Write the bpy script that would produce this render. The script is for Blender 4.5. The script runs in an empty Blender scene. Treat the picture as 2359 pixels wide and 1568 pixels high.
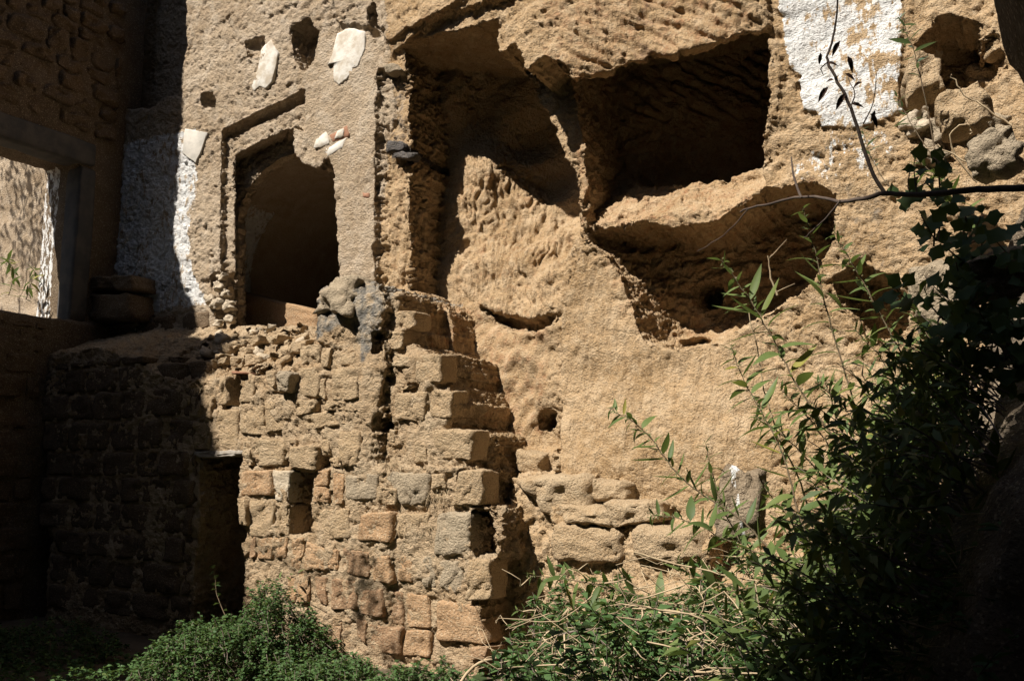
import bpy, math, random
import numpy as np
from mathutils import Vector, Matrix

random.seed(7)
RNG = np.random.default_rng(7)
SC = bpy.context.scene
COL = SC.collection

# ------------------------------------------------------------------ camera
FPX = 2000.0
CAM = np.array([0.0, -6.8, 1.65])
YAW, PITCH = math.radians(30.0), math.atan(296 / FPX)
cam_d = bpy.data.cameras.new('camera')
cam_d.sensor_width = 36.0
cam_d.lens = 36.0 * FPX / 2358.0
cam_d.clip_start, cam_d.clip_end = 0.05, 2000.0
cam = bpy.data.objects.new('camera', cam_d)
COL.objects.link(cam)
cam.location = CAM
cam.rotation_euler = (math.pi / 2 + PITCH, 0.0, YAW)
SC.camera = cam
ROT = np.array(cam.rotation_euler.to_matrix())

# ------------------------------------------------------------------ light
SUN = Vector((0.40, 1.0, -1.30)).normalized()
world = bpy.data.worlds.new('World')
SC.world = world
world.use_nodes = True
wn = world.node_tree
sky = wn.nodes.new('ShaderNodeTexSky')
sky.sky_type = 'NISHITA'
sky.sun_disc = False
sky.sun_elevation = math.asin(-SUN.z)
sky.sun_rotation = math.atan2(-SUN.x, -SUN.y)
bg = wn.nodes['Background']
wn.links.new(sky.outputs['Color'], bg.inputs['Color'])
bg.inputs['Strength'].default_value = 0.05
sun_d = bpy.data.lights.new('sun', 'SUN')
sun_d.energy = 5.0
sun_d.angle = math.radians(0.53)
sun_d.color = (1.0, 0.955, 0.88)
sun = bpy.data.objects.new('sun', sun_d)
COL.objects.link(sun)
sun.location = (-6, -14, 16)
sun.rotation_euler = SUN.to_track_quat('-Z', 'Y').to_euler()
SC.view_settings.view_transform = 'Standard'
SC.view_settings.look = 'None'
SC.view_settings.gamma = 1.0
SC.view_settings.use_curve_mapping = False
SC.view_settings.exposure = 0.58
SC.cycles.max_bounces = 5
SC.cycles.diffuse_bounces = 1
SC.cycles.use_denoising = True


# ------------------------------------------------------------------ helpers
def rays(pts):
    p = np.asarray(pts, float)
    c = np.stack([(p[:, 0] - 1179) / FPX, -(p[:, 1] - 784) / FPX, -np.ones(len(p))], 1)
    return c @ ROT.T


def on_y(pts, y):
    """points of the photograph (2358 px wide) carried to the plane Y = y"""
    d = rays(pts)
    y = np.broadcast_to(np.asarray(y, float), (len(d),))
    t = (y - CAM[1]) / d[:, 1]
    return CAM + d * t[:, None]


def at_dist(pts, dist):
    d = rays(pts)
    d = d / np.linalg.norm(d, axis=1)[:, None]
    return CAM + d * np.broadcast_to(np.asarray(dist, float), (len(d),))[:, None]


def uz(pts, y=0.0):
    w = on_y(pts, np.asarray(y, float))
    return w[:, [0, 2]]


_G = np.random.default_rng(3)
_GR = _G.normal(size=(512, 3)).astype(np.float32)
_GR /= np.linalg.norm(_GR, axis=1)[:, None]
_PM = np.concatenate([_G.permutation(512)] * 3).astype(np.int32)


def perlin(x, y, z, seed=0):
    x = np.asarray(x, np.float32) + seed * 17.31
    y = np.asarray(y, np.float32) + seed * 5.77
    z = np.asarray(z, np.float32)
    x, y, z = np.broadcast_arrays(x, y, z)
    xi, yi, zi = np.floor(x), np.floor(y), np.floor(z)
    xf, yf, zf = x - xi, y - yi, z - zi
    xi, yi, zi = xi.astype(np.int32) & 511, yi.astype(np.int32) & 511, zi.astype(np.int32) & 511
    w = lambda t: t * t * t * (t * (t * 6 - 15) + 10)
    wx, wy, wz = w(xf), w(yf), w(zf)
    out = 0
    for a in (0, 1):
        pa = _PM[xi + a]
        fx = wx if a else 1 - wx
        for b in (0, 1):
            pb = _PM[pa + yi + b]
            fy = fx * (wy if b else 1 - wy)
            for c in (0, 1):
                g = _GR[_PM[pb + zi + c]]
                fz = wz if c else 1 - wz
                out = out + fy * fz * (g[..., 0] * (xf - a) + g[..., 1] * (yf - b) + g[..., 2] * (zf - c))
    return out * 1.5


def fbm(x, y, z, octs, seed=0, gain=0.5):
    a, s, f = 1.0, 0, 1.0
    for o in range(octs):
        s = s + a * perlin(x * f, y * f, z * f, seed + o * 3)
        a *= gain
        f *= 2.03
    return s


def sstep(a, b, x):
    t = np.clip((x - a) / (b - a), 0, 1)
    return t * t * (3 - 2 * t)


def poly_sd(px, pz, poly):
    """signed distance to a polygon, negative inside"""
    poly = np.asarray(poly, float)
    d = np.full(np.shape(px), 1e9)
    s = np.zeros(np.shape(px), bool)
    n = len(poly)
    for i in range(n):
        a, b = poly[i], poly[i - 1]
        ex, ez = b[0] - a[0], b[1] - a[1]
        wx, wz = px - a[0], pz - a[1]
        t = np.clip((wx * ex + wz * ez) / (ex * ex + ez * ez + 1e-12), 0, 1)
        dx, dz = wx - ex * t, wz - ez * t
        d = np.minimum(d, dx * dx + dz * dz)
        c1, c2, c3 = pz >= a[1], pz < b[1], ex * wz > ez * wx
        s ^= (c1 & c2 & c3) | (~c1 & ~c2 & ~c3)
    d = np.sqrt(d)
    return np.where(s, -d, d)


def line_d(px, pz, pts):
    d = np.full(np.shape(px), 1e9)
    for a, b in zip(pts[:-1], pts[1:]):
        ex, ez = b[0] - a[0], b[1] - a[1]
        wx, wz = px - a[0], pz - a[1]
        t = np.clip((wx * ex + wz * ez) / (ex * ex + ez * ez + 1e-12), 0, 1)
        d = np.minimum(d, (wx - ex * t) ** 2 + (wz - ez * t) ** 2)
    return np.sqrt(d)


def mesh_np(name, V, Fq, mat, attrs=None, smooth=True):
    """quad or triangle mesh from numpy arrays"""
    me = bpy.data.meshes.new(name)
    V = np.asarray(V, np.float32)
    Fq = np.asarray(Fq, np.int32)
    n, k = Fq.shape
    me.vertices.add(len(V))
    me.vertices.foreach_set('co', V.ravel())
    me.loops.add(n * k)
    me.loops.foreach_set('vertex_index', Fq.ravel())
    me.polygons.add(n)
    me.polygons.foreach_set('loop_start', np.arange(0, n * k, k, dtype=np.int32))
    try:
        me.polygons.foreach_set('loop_total', np.full(n, k, np.int32))
    except Exception:
        pass
    if smooth:
        me.polygons.foreach_set('use_smooth', np.ones(n, bool))
    for an, arr in (attrs or {}).items():
        at = me.attributes.new(an, 'FLOAT_COLOR', 'POINT')
        at.data.foreach_set('color', np.asarray(arr, np.float32).ravel())
    me.update(calc_edges=True)
    me.materials.append(mat)
    return me


def link(name, me, parent=None):
    o = bpy.data.objects.new(name, me)
    COL.objects.link(o)
    if parent is not None:
        o.parent = parent
    return o


def thing(name, loc, label, cat, group=None):
    o = bpy.data.objects.new(name, None)
    o.empty_display_size = 0.1
    COL.objects.link(o)
    o.location = loc
    return tag(o, label, cat, group)


def tag(o, label, cat, group=None):
    o['label'] = label
    o['category'] = cat
    if group:
        o['group'] = group
    return o


def child(name, me, parent):
    """a part whose mesh is given in world coordinates"""
    o = link(name, me)
    o.parent = parent
    o.matrix_parent_inverse = Matrix.Translation(parent.location).inverted() if parent.parent is None else parent.matrix_world.inverted()
    return o


# ------------------------------------------------------------------ materials
class NT:
    def __init__(self, name):
        self.m = bpy.data.materials.new(name)
        self.m.use_nodes = True
        self.t = self.m.node_tree
        self.b = self.t.nodes['Principled BSDF']
        self.b.inputs['Specular IOR Level'].default_value = 0.15
        self.b.inputs['Roughness'].default_value = 0.95

    def n(self, typ, **kw):
        nd = self.t.nodes.new(typ)
        for k, v in kw.items():
            if k in nd.inputs:
                self.put(nd.inputs[k], v)
            else:
                setattr(nd, k, v)
        return nd

    def put(self, sock, v):
        if hasattr(v, 'links') or hasattr(v, 'is_linked'):
            self.t.links.new(v, sock)
        elif isinstance(v, (tuple, list)) and len(v) == 3 and sock.type == 'RGBA':
            sock.default_value = (*v, 1)
        else:
            sock.default_value = v

    def noise(self, vec, scale, detail=4, rough=0.55, dist=0.0):
        nd = self.n('ShaderNodeTexNoise', Scale=scale, Detail=detail, Roughness=rough, Distortion=dist)
        self.t.links.new(vec, nd.inputs['Vector'])
        return nd.outputs['Fac']

    def voro(self, vec, scale, feature='F1', out='Distance'):
        nd = self.n('ShaderNodeTexVoronoi', Scale=scale)
        nd.feature = feature
        self.t.links.new(vec, nd.inputs['Vector'])
        return nd.outputs[out]

    def ramp(self, v, a, b, lo=0.0, hi=1.0):
        nd = self.n('ShaderNodeMapRange')
        nd.interpolation_type = 'SMOOTHSTEP'
        self.put(nd.inputs[0], v)
        for i, q in zip((1, 2, 3, 4), (a, b, lo, hi)):
            nd.inputs[i].default_value = q
        return nd.outputs[0]

    def math(self, op, a, b=0.0):
        nd = self.n('ShaderNodeMath', operation=op)
        self.put(nd.inputs[0], a)
        self.put(nd.inputs[1], b)
        return nd.outputs[0]

    def mix(self, f, a, b, mode='MIX'):
        nd = self.n('ShaderNodeMix', data_type='RGBA', blend_type=mode)
        self.put(nd.inputs[0], f)
        self.put(nd.inputs[6], a)
        self.put(nd.inputs[7], b)
        return nd.outputs[2]

    def pos(self):
        return self.n('ShaderNodeNewGeometry').outputs['Position']

    def scaled(self, vec, s):
        nd = self.n('ShaderNodeMapping')
        self.t.links.new(vec, nd.inputs['Vector'])
        nd.inputs['Scale'].default_value = s
        return nd.outputs['Vector']

    def bump(self, h, strength=0.5, dist=0.01, normal=None):
        nd = self.n('ShaderNodeBump', Strength=strength, Distance=dist)
        self.t.links.new(h, nd.inputs['Height'])
        if normal is not None:
            self.t.links.new(normal, nd.inputs['Normal'])
        return nd.outputs['Normal']


def rock_mat(name, c1, c2, c3, masked=False, bump=0.6, speck=0.5, per_object=False):
    k = NT(name)
    p = k.pos()
    big = k.noise(p, 1.3, 3)
    mid = k.noise(p, 7.0, 5, 0.6)
    fine = k.noise(p, 45.0, 5, 0.65)
    col = k.mix(k.ramp(big, 0.35, 0.68), c1, c2)
    col = k.mix(k.ramp(mid, 0.40, 0.72, 0, 0.75), col, c3)
    if per_object:
        r = k.n('ShaderNodeObjectInfo').outputs['Random']
        col = k.mix(k.ramp(r, 0.0, 1.0, 0.0, 0.5), col, k.mix(k.ramp(mid, .3, .7), c3, c2))
    st = k.noise(k.scaled(p, (1, 1, .35)), 4.0, 6, .7, .6)
    col = k.mix(k.ramp(st, .58, .78, 0, .55), col, k.mix(.5, c2, (.20, .16, .12)))
    col = k.mix(k.ramp(k.noise(p, 2.7, 5, .65), .60, .78, 0, .5), col, tuple(min(.66, q * 1.18) for q in c3))
    pores = k.voro(p, 38.0)
    pore = k.math('MULTIPLY', k.ramp(pores, 0.22, 0.08), k.ramp(k.noise(p, 9.0, 2), 0.45, 0.62))
    spk = k.voro(p, 130.0, out='Color')
    spv = k.n('ShaderNodeSeparateColor')
    k.put(spv.inputs[0], spk)
    sp = spv.outputs[0]
    col = k.mix(k.ramp(sp, 0.82, 0.98, 0, speck), col, (0.62, 0.50, 0.34))
    col = k.mix(k.ramp(spv.outputs[1], 0.86, 0.99, 0, speck * 0.9), col, (0.14, 0.095, 0.06))
    if masked:
        at = k.n('ShaderNodeAttribute', attribute_name='mask')
        sep = k.n('ShaderNodeSeparateColor')
        k.put(sep.inputs[0], at.outputs['Color'])
        W, G, R, K = sep.outputs[0], sep.outputs[1], sep.outputs[2], at.outputs['Alpha']
        nz = k.noise(p, 11.0, 6, 0.68)
        nzs = k.noise(k.scaled(p, (5, 5, 2)), 3.5, 6, 0.7)
        redc = k.mix(k.ramp(mid, .35, .7), (0.33, 0.155, 0.075), (0.42, 0.23, 0.12))
        col = k.mix(k.ramp(k.math('ADD', R, k.math('MULTIPLY', k.math('SUBTRACT', nz, 0.5), 0.9)), 0.35, 0.7), col, redc)
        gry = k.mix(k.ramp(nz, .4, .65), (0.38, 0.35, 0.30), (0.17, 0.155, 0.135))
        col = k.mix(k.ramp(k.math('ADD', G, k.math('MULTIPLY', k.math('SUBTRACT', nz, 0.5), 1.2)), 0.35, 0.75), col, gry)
        wht = k.mix(k.ramp(mid, .35, .75), (0.84, 0.82, 0.79), (0.70, 0.66, 0.61))
        col = k.mix(k.ramp(k.math('ADD', W, k.math('MULTIPLY', k.math('SUBTRACT', nzs, 0.5), 1.6)), 0.46, 0.56), col, wht)
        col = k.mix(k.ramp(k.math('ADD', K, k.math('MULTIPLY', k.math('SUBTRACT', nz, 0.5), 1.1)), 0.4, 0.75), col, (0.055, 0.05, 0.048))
    col = k.mix(k.math('MULTIPLY', pore, 0.55), col, (0.13, 0.08, 0.045))
    k.put(k.b.inputs['Base Color'], col)
    vf = k.noise(p, 110.0, 3, 0.7)
    wv = k.n('ShaderNodeTexNoise', Scale=16.0, Detail=3)
    k.t.links.new(p, wv.inputs['Vector'])
    wp = k.n('ShaderNodeVectorMath', operation='MULTIPLY_ADD')
    k.put(wp.inputs[0], wv.outputs['Color'])
    wp.inputs[1].default_value = (.07, .07, .07)
    k.put(wp.inputs[2], k.scaled(p, (1, 1, 1.5)))
    cells = k.voro(wp.outputs[0], 42.0, 'F1')
    h = k.math('ADD', k.math('MULTIPLY', fine, 1.3), k.math('MULTIPLY', mid, 0.7))
    h = k.math('ADD', h, k.math('MULTIPLY', vf, 0.35))
    h = k.math('ADD', h, k.math('MULTIPLY', cells, 0.30))
    if name == 'tufa_rock':
        h = k.math('ADD', k.math('MULTIPLY', h, .75), k.math('MULTIPLY', k.noise(k.scaled(p, (1, 1, .22)), 34.0, 4, .6), .9))
    h = k.math('SUBTRACT', h, k.math('MULTIPLY', pore, 0.8))
    k.put(k.b.inputs['Normal'], k.bump(h, bump, 0.035))
    return k.m


M_CLIFF = rock_mat('tufa_rock', (0.50, 0.342, 0.194), (0.40, 0.26, 0.134), (0.57, 0.42, 0.265), True, .8)
M_WALL = rock_mat('rough_render', (0.52, 0.398, 0.275), (0.43, 0.315, 0.205), (0.60, 0.49, 0.37), True, .8)
M_MORTAR = rock_mat('lime_mortar', (0.53, 0.385, 0.24), (0.46, 0.31, 0.175), (0.58, 0.445, 0.295), True, .9)
M_STONE = rock_mat('tufa_stone', (0.48, 0.34, 0.20), (0.51, 0.38, 0.24), (0.43, 0.29, 0.16), False, 0.8, 0.6, True)
M_STONE_RED = rock_mat('reddish_tufa_stone', (0.36, 0.215, 0.12), (0.41, 0.265, 0.155), (0.31, 0.18, 0.10), False, 0.6, 0.6, True)
M_STONE_GREY = rock_mat('weathered_stone', (0.43, 0.335, 0.225), (0.35, 0.275, 0.19), (0.48, 0.39, 0.275), False, 0.8, 0.4, True)
M_SHADESTONE = rock_mat('shade_darkened_stone', (0.16, 0.105, 0.062), (0.12, 0.085, 0.055), (0.19, 0.13, 0.08), False, 0.6, 0.4, True)  # shade put into the colour: albedo lowered for masonry standing in shade


def plain(name, col, rough=0.9, col2=None, scale=12, bump=0.3, bscale=40, trans=0.0):
    k = NT(name)
    p = k.n('ShaderNodeTexCoord').outputs['Object']
    c = k.mix(k.ramp(k.noise(p, scale, 4), .35, .68), col, col2 or tuple(q * .7 for q in col))
    k.put(k.b.inputs['Base Color'], c)
    k.b.inputs['Roughness'].default_value = rough
    if bump:
        k.put(k.b.inputs['Normal'], k.bump(k.noise(p, bscale, 4), bump, 0.01))
    return k.m


M_FLAKE = plain('white_plaster', (0.74, 0.69, 0.61), 0.9, (0.52, 0.44, 0.34), 9, 0.5, 30)
M_BRICK = plain('red_brick', (0.38, 0.20, 0.125), 0.9, (0.30, 0.15, 0.09))
M_WOOD = plain('grey_wood', (0.42, 0.37, 0.31), 0.85, (0.26, 0.21, 0.16), 20)
M_SOIL = plain('soil', (0.10, 0.075, 0.05), 1.0, (0.16, 0.12, 0.08), 3, 0.8, 12)

# ------------------------------------------------------------------ rock: height of the face over the wall plane
DV = 0.0142
U0, U1, Y0, Y1, Z0, Z1 = -11.4, 1.3, -1.35, 1.45, -0.35, 8.3
ug = np.arange(U0, U1, DV)
yg = np.arange(Y0, Y1, DV)
zg = np.arange(Z0, Z1, DV)
UU, ZZ = np.meshgrid(ug, zg, indexing='ij')
wu = 0.030 * fbm(UU * 4, 0.5, ZZ * 4, 4, 11, 0.6)
wz = 0.030 * fbm(UU * 4, 7.5, ZZ * 4, 4, 31, 0.6)
WU, WZ = UU + wu, ZZ + wz
WU2, WZ2 = UU + 0.3 * wu, ZZ + 0.3 * wz


def SD(pts, y=0.0, sharp=False):
    q = uz(pts, y)
    return poly_sd(WU2, WZ2, q) if sharp else poly_sd(WU, WZ, q)


def MK(pts, y=0.0, w=0.05):
    return sstep(w, -w, SD(pts, y))


def XY(cx, cy, y=0.0):
    return uz([(cx, cy)], y)[0]


n_big = fbm(UU * 0.7, 1.1, ZZ * 0.7, 2, 5)
n_mid = fbm(UU * 2.1, 4.2, ZZ * 2.1, 3, 8)
h = 0.05 * n_big + 0.03 * n_mid

# smooth rendered wall around the window
WALL_L = [(235, -300), (860, -300), (905, 110), (890, 160), (905, 250), (880, 350), (868, 480), (860, 640), (860, 800), (235, 800)]
m_wall = MK(WALL_L, 0, 0.04)
h = h * (1 - 0.6 * m_wall)
# rough broken strip between window pillar and niche (a bit lower than the rendered pillar)
STRIP = [(868, 160), (936, 170), (940, 400), (936, 660), (860, 650), (864, 400)]
h += 0.06 * MK(STRIP, 0, 0.02)
# broken step above the niche lintel
h -= 0.06 * MK([(690, -300), (1140, -300), (1135, 8), (1060, 40), (960, 85), (890, 120), (870, 60), (760, 40)], -0.1, 0.03) * 1.0
# window frame band
FRAME = [(503, 300), (690, 206), (692, 300), (668, 284), (545, 345), (545, 640), (499, 640), (500, 480)]
h += 0.075 * sstep(0.012, -0.012, SD(FRAME, 0, True))
GRV = [(505, 297), (600, 248), (690, 203), (690, 220), (600, 266), (512, 310)]
h += 0.06 * sstep(0.012, -0.012, SD(GRV, 0, True))
h += 0.05 * sstep(0.012, -0.012, SD([(532, 360), (546, 350), (546, 620), (528, 620)], 0, True))
# putlog holes and broken spots in the rendered wall
for pts, d in (([(665, 60), (700, 40), (718, 70), (712, 130), (690, 155), (668, 120)], 0.28),
               ([(455, 215), (480, 212), (484, 238), (460, 240)], 0.15),
               ([(560, 95), (600, 80), (590, 120), (566, 125)], 0.08),
               ([(845, 20), (860, 10), (862, 70), (848, 80)], 0.15),
               ([(475, 632), (530, 628), (528, 655), (480, 660)], 0.18),
               ([(490, 690), (530, 650), (535, 680), (500, 745), (485, 760)], 0.16),
               ([(1255, 20), (1285, -40), (1290, 40), (1265, 60)], 0.03)):
    h += d * MK(pts, 0, 0.025)

h += 1.1 * MK([(185, -300), (418, -300), (412, 100), (396, 205), (330, 238), (200, 240)], 0, .06) * .4
h_face = h.copy()
# niche
NICHE = [(936, 114), (985, 94), (1060, 72), (1136, 48), (1150, 80), (1206, 168), (1274, 300), (1323, 418), (1338, 507), (1345, 560),
         (1300, 640), (1287, 760), (1290, 1035), (1180, 1080), (1000, 960), (950, 700), (937, 655), (935, 560), (940, 400)]
ctrl = [((1015, 200), .60), ((1020, 690), .50), ((1150, 250), .95), ((1250, 330), 1.2), ((1290, 430), 1.25), ((1318, 490), 1.05), ((1345, 575), .08), ((1200, 600), .42),
        ((1270, 640), .17), ((1120, 640), .50), ((1100, 720), .46), ((1275, 730), .12), ((1080, 850), .40), ((1275, 900), .12),
        ((1180, 900), .27), ((1200, 1010), .22), ((1050, 500), .60), ((1180, 470), .80), ((1100, 400), .68), ((1245, 540), .78), ((1300, 560), .70)]
num = den = 0
for (cp, dd) in ctrl:
    q = XY(*cp, y=dd)
    w_ = 1 / (((UU - q[0]) ** 2 + (ZZ - q[1]) ** 2) + 0.01) ** 1.6
    num, den = num + w_ * dd, den + w_
d_n = num / den
sdn = SD(NICHE)
h = np.where(sdn < 0, np.maximum(h, d_n + 0.02 * n_mid), h)
# ground inside the niche: the bank left of the grooved slab
bank = [(936, 660), (1000, 690), (1042, 712), (1052, 780), (1060, 900), (1000, 960), (936, 900)]
h = np.where(SD(bank, 0.1) < 0, np.minimum(h, 0.05), h)
# slanting slot
h += 0.22 * sstep(0.02, -0.02, SD([(1074, 697), (1110, 716), (1160, 728), (1215, 738), (1255, 735), (1280, 727), (1272, 748), (1250, 762), (1215, 764), (1170, 755), (1120, 735)], .2, True))
h += 0.30 * MK([(1232, 965), (1250, 952), (1268, 955), (1270, 975), (1250, 985), (1236, 980)], .15, 0.02)

# bulging brow over niche and cave, leaning out more and more from the left end of the niche lintel
BROW = [(850, -300, 0), (862, 60, 0), (890, 112, 0), (936, 114, 0), (985, 94, .2), (1060, 72, .50), (1136, 48, .85), (1142, 116, .87), (1160, 116, .92), (1180, 102, .95), (1206, 164, 1.0), (1225, 158, 1.0),
        (1252, 131, .95), (1297, 150, .9), (1320, 190, .82), (1360, 178, .5), (1405, 171, .25), (1490, 136, .1), (1560, 130, .25), (1610, 118, .45), (1660, 98, .45),
        (1705, 84, .42), (1762, 80, .2), (1776, 60, .1), (1790, -300, 0)]
key = [(936, 0), (1060, .20), (1136, .36), (1206, .50), (1300, .48), (1400, .34), (1490, .22), (1620, .20), (1700, .14), (1790, .02)]
bp = [b[:2] for b in BROW]
by = [-float(np.interp(b[0], [k_[0] for k_ in key], [k_[1] for k_ in key])) for b in BROW]
qb = uz(bp, by)
amt = np.interp(UU, [XY(k_[0], 100, -k_[1])[0] for k_ in key], [k_[1] for k_ in key])
zlow = XY(1400, 170, -.45)[1]
fade = 1 - 0.35 * sstep(zlow + .3, zlow + 2.2, ZZ)
brow = sstep(0.02, -0.02, poly_sd(WU, WZ, qb))
UPPER = [(868, -300, -.06), (872, 90, -.06), (905, 92, -.08), (960, 66, -.12), (1015, 42, -.22), (1070, 16, -.32), (1128, -2, -.46), (1180, -40, -.55), (1240, -300, -.55)]
upper = sstep(.02, -.02, poly_sd(WU, WZ, uz([p_[:2] for p_ in UPPER], [p_[2] for p_ in UPPER])))
amt = amt + upper * np.interp(UU, [XY(872, 60, -.1)[0], XY(960, 60, -.3)[0], XY(1130, 0, -.6)[0]], [.04, .09, .10])

# cave beside the niche
CAVE = [(1318, 120), (1325, 195), (1333, 250), (1347, 357), (1347, 428), (1338, 500), (1346, 527), (1400, 520), (1489, 510), (1545, 521), (1637, 510),
        (1690, 478), (1757, 448), (1752, 400), (1747, 350), (1762, 250), (1764, 70), (1764, 0), (1318, 60)]
sdc = SD(CAVE, -0.05)
zl_ = np.interp(UU, [XY(1340, 520)[0], XY(1489, 512)[0], XY(1690, 480)[0], XY(1760, 448)[0]],
                [XY(1340, 522)[1], XY(1489, 512)[1], XY(1690, 485)[1], XY(1760, 448)[1]])
dcave = np.interp(UU, [XY(1340, 400, .5)[0], XY(1760, 400, .5)[0]], [.80, 1.15])
dfl = np.clip((ZZ - zl_) * .95 + 0.10 * n_mid + .05 * fbm(UU * 5, 1, ZZ * 5, 3, 58), 0.0, None)
h = np.where(sdc < 0, np.maximum(h, np.minimum(dcave + .03 * n_mid, dfl)), h)
h = np.where(brow > .5, h_face - amt * fade * brow, h)

# scooped hollow under the lip
C3 = [(1345, 532), (1400, 524), (1489, 514), (1545, 524), (1637, 513), (1692, 482), (1752, 452), (1762, 428), (1800, 442), (1850, 424), (1905, 438),
      (1922, 470), (1912, 560), (1880, 640), (1800, 700), (1700, 762), (1600, 797), (1560, 803), (1488, 796), (1463, 745), (1438, 660), (1392, 575)]
sd3 = SD(C3)
bot = uz([(1345, 540), (1392, 575), (1438, 660), (1463, 745), (1488, 796), (1560, 803), (1600, 797), (1700, 762), (1800, 700), (1880, 640), (1912, 560)])
db = line_d(WU, WZ, bot)
h = np.where(sd3 < 0, np.maximum(h, 0.85 * (1 - np.exp(-db / 0.13)) + .03 * n_mid), h)
h += 0.35 * sstep(.015, -.015, SD([(1580, 646), (1592, 640), (1628, 641), (1634, 665), (1626, 692), (1590, 690), (1584, 668)], .5, True))
h += 0.18 * MK([(1542, 775), (1575, 762), (1608, 778), (1600, 803), (1550, 806)], .2, .02)
# right side: hole behind the plants, broken cavities
h += 0.45 * MK([(1925, 645), (1975, 612), (2045, 635), (2072, 680), (2085, 735), (2050, 775), (2000, 770), (1960, 700)], 0, .03)
h += 0.60 * MK([(2118, 95), (2165, 40), (2240, 55), (2250, 105), (2292, 88), (2300, 130), (2240, 215), (2195, 225), (2150, 255), (2118, 200), (2140, 150)], 0, .04)
h += 0.5 * MK([(2085, 180), (2130, 230), (2110, 270), (2080, 240)], 0, .03)
# shallow steps in the right-hand masonry
h += 0.05 * sstep(-.02, .02, line_d(UU, ZZ, uz([(1905, 480), (2100, 470)])) - 5) \
    + 0.025 * MK([(1800, 175), (1850, 190), (1885, 300), (1890, 370), (1760, 430), (1745, 330), (1790, 280)], 0, .02)
# white paint layer stands slightly proud
PAINT = [(1794, -300), (1797, 40), (1806, 120), (1818, 160), (1842, 172), (1846, 255), (1880, 275), (1886, 305), (1950, 300), (2000, 292), (2052, 272),
         (2086, 255), (2082, 140), (2080, 0), (2085, -300)]
sdp = SD(PAINT)
h -= 0.018 * sstep(.01, -.01, sdp)
# lower slope leans out towards its foot
lean = sstep(XY(1500, 820)[1], XY(1500, 1090)[1], ZZ) * sstep(XY(1285, 900)[0] - .02, XY(1300, 900)[0] + .05, UU)
h -= 0.16 * lean


# rock-cut steps at the foot
def ledge(x0, x1, ytop, yf, slope=0.35, rnd=0.05):
    global h, lab
    q0, q1 = XY(x0, ytop, yf), XY(x1, ytop, yf)
    zt = np.interp(UU, [q0[0], q1[0]], [q0[1], q1[1]]) + 0.02 * n_mid + .035 * fbm(UU * 5, 3, ZZ * 5, 3, 77)
    ins = (WU > q0[0]) & (WU < q1[0])
    over = np.clip(ZZ - zt, 0, None)
    hl = yf + over / slope + 0.03 * n_mid + rnd * np.exp(-np.clip(zt - ZZ, 0, None) / .05)
    hl = np.where(ins, hl, 9)
    new = hl < h
    lab[new] = 3
    h = np.where(new, hl, h)


lab = np.zeros(UU.shape, np.int8)
lab[m_wall > .5] = 1
lab[(UU < XY(868, 400)[0])] = 1
ledge(1172, 1262, 1048, -.02, .5)
ledge(1240, 1330, 1058, -.02, .5)
ledge(1166, 1358, 1100, -.34, .28)
ledge(1340, 1446, 1118, -.28, .28)
ledge(1262, 1432, 1168, -.42, .22)
ledge(1400, 1520, 1180, -.42, .22)
ledge(1280, 1442, 1212, -.46, .3)
ledge(1430, 1640, 1232, -.60, .22)
ledge(1250, 1560, 1330, -.46, .4)
ledge(1440, 2600, 1345, -.70, .3)

# ------------------------------------------------------------------ masonry in front of the rock
YB, YS = -0.80, -0.68           # left stack, stepped right part
crop = {'A': (423.3, 689.8, .2), 'B': (815.2, 642.8, .2), 'C': (423.3, 987.7, .2), 'D': (815.2, 940.7, .2), 'E': (658.5, 1222.9, .2658)}


def cp(c, pts):
    ox, oy, s = crop[c]
    return [(ox + x * s, oy + y * s) for x, y in pts]


OUT_R = [(872, 700), (890, 672), (915, 678), (920, 720), (926, 758), (930, 800), (1008, 806), (1014, 830), (1018, 885), (1036, 892), (1044, 920),
         (1042, 985), (1078, 988), (1092, 1010), (1094, 1066), (1110, 1080), (1114, 1162), (1150, 1172), (1158, 1215), (1160, 1285), (1122, 1300), (1114, 1700), (860, 1700)]
OUT_L = [(100, 760), (300, 770), (440, 790), (520, 768), (600, 800), (700, 800), (716, 760), (706, 725), (714, 690), (742, 655), (800, 644), (868, 652),
         (888, 700), (880, 780), (885, 850), (872, 960), (862, 1060), (900, 1085), (900, 1700), (100, 1700)]
sl = SD(OUT_L, YB)
sr = SD(OUT_R, YS)
hb = np.full(UU.shape, 9.0)
rnd = lambda s: 0.10 * np.exp(-np.clip(-s, 0, None) / .05)
hb = np.where(sr < 0, YS - .012 + 0.03 * n_mid + rnd(sr) * .6, hb)
hb2 = np.where(sl < 0, YB - .005 + 0.03 * n_mid + rnd(sl) * .6, 9.0)
# below the seam both parts are flush
zj = XY(900, 1075, YB)[1]
hb2 = np.where((ZZ < zj) & (hb < 5) & (UU > XY(860, 1100, YB)[0] - .4), np.minimum(hb2, YB + .06 + .03 * n_mid), hb2)
hb = np.minimum(hb, np.where(ZZ < zj, np.where(sr < 0, YB + 0.06 + .03 * n_mid, 9), 9))
hb = np.minimum(hb, hb2)
# sloping rubble top below the window
fe = uz([(235, 800), (430, 890), (470, 872), (560, 862), (640, 850), (700, 832), (722, 800)], YB)
ztop = np.interp(UU, fe[:, 0], fe[:, 1], left=fe[0, 1], right=99)
zsill = XY(620, 722, 0)[1]
sel = (ZZ > ztop) & (UU < XY(716, 780, YB)[0])
slope_h = YB + (ZZ - ztop) / (zsill - ztop + 1e-6) * (0.12 - YB) + 0.06 * n_mid + .05 * fbm(UU * 6, 2, ZZ * 6, 3, 55)
hb = np.where(sel & (ZZ < zsill + .25), np.where(ZZ < zsill + .02, slope_h, 9), hb)
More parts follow.
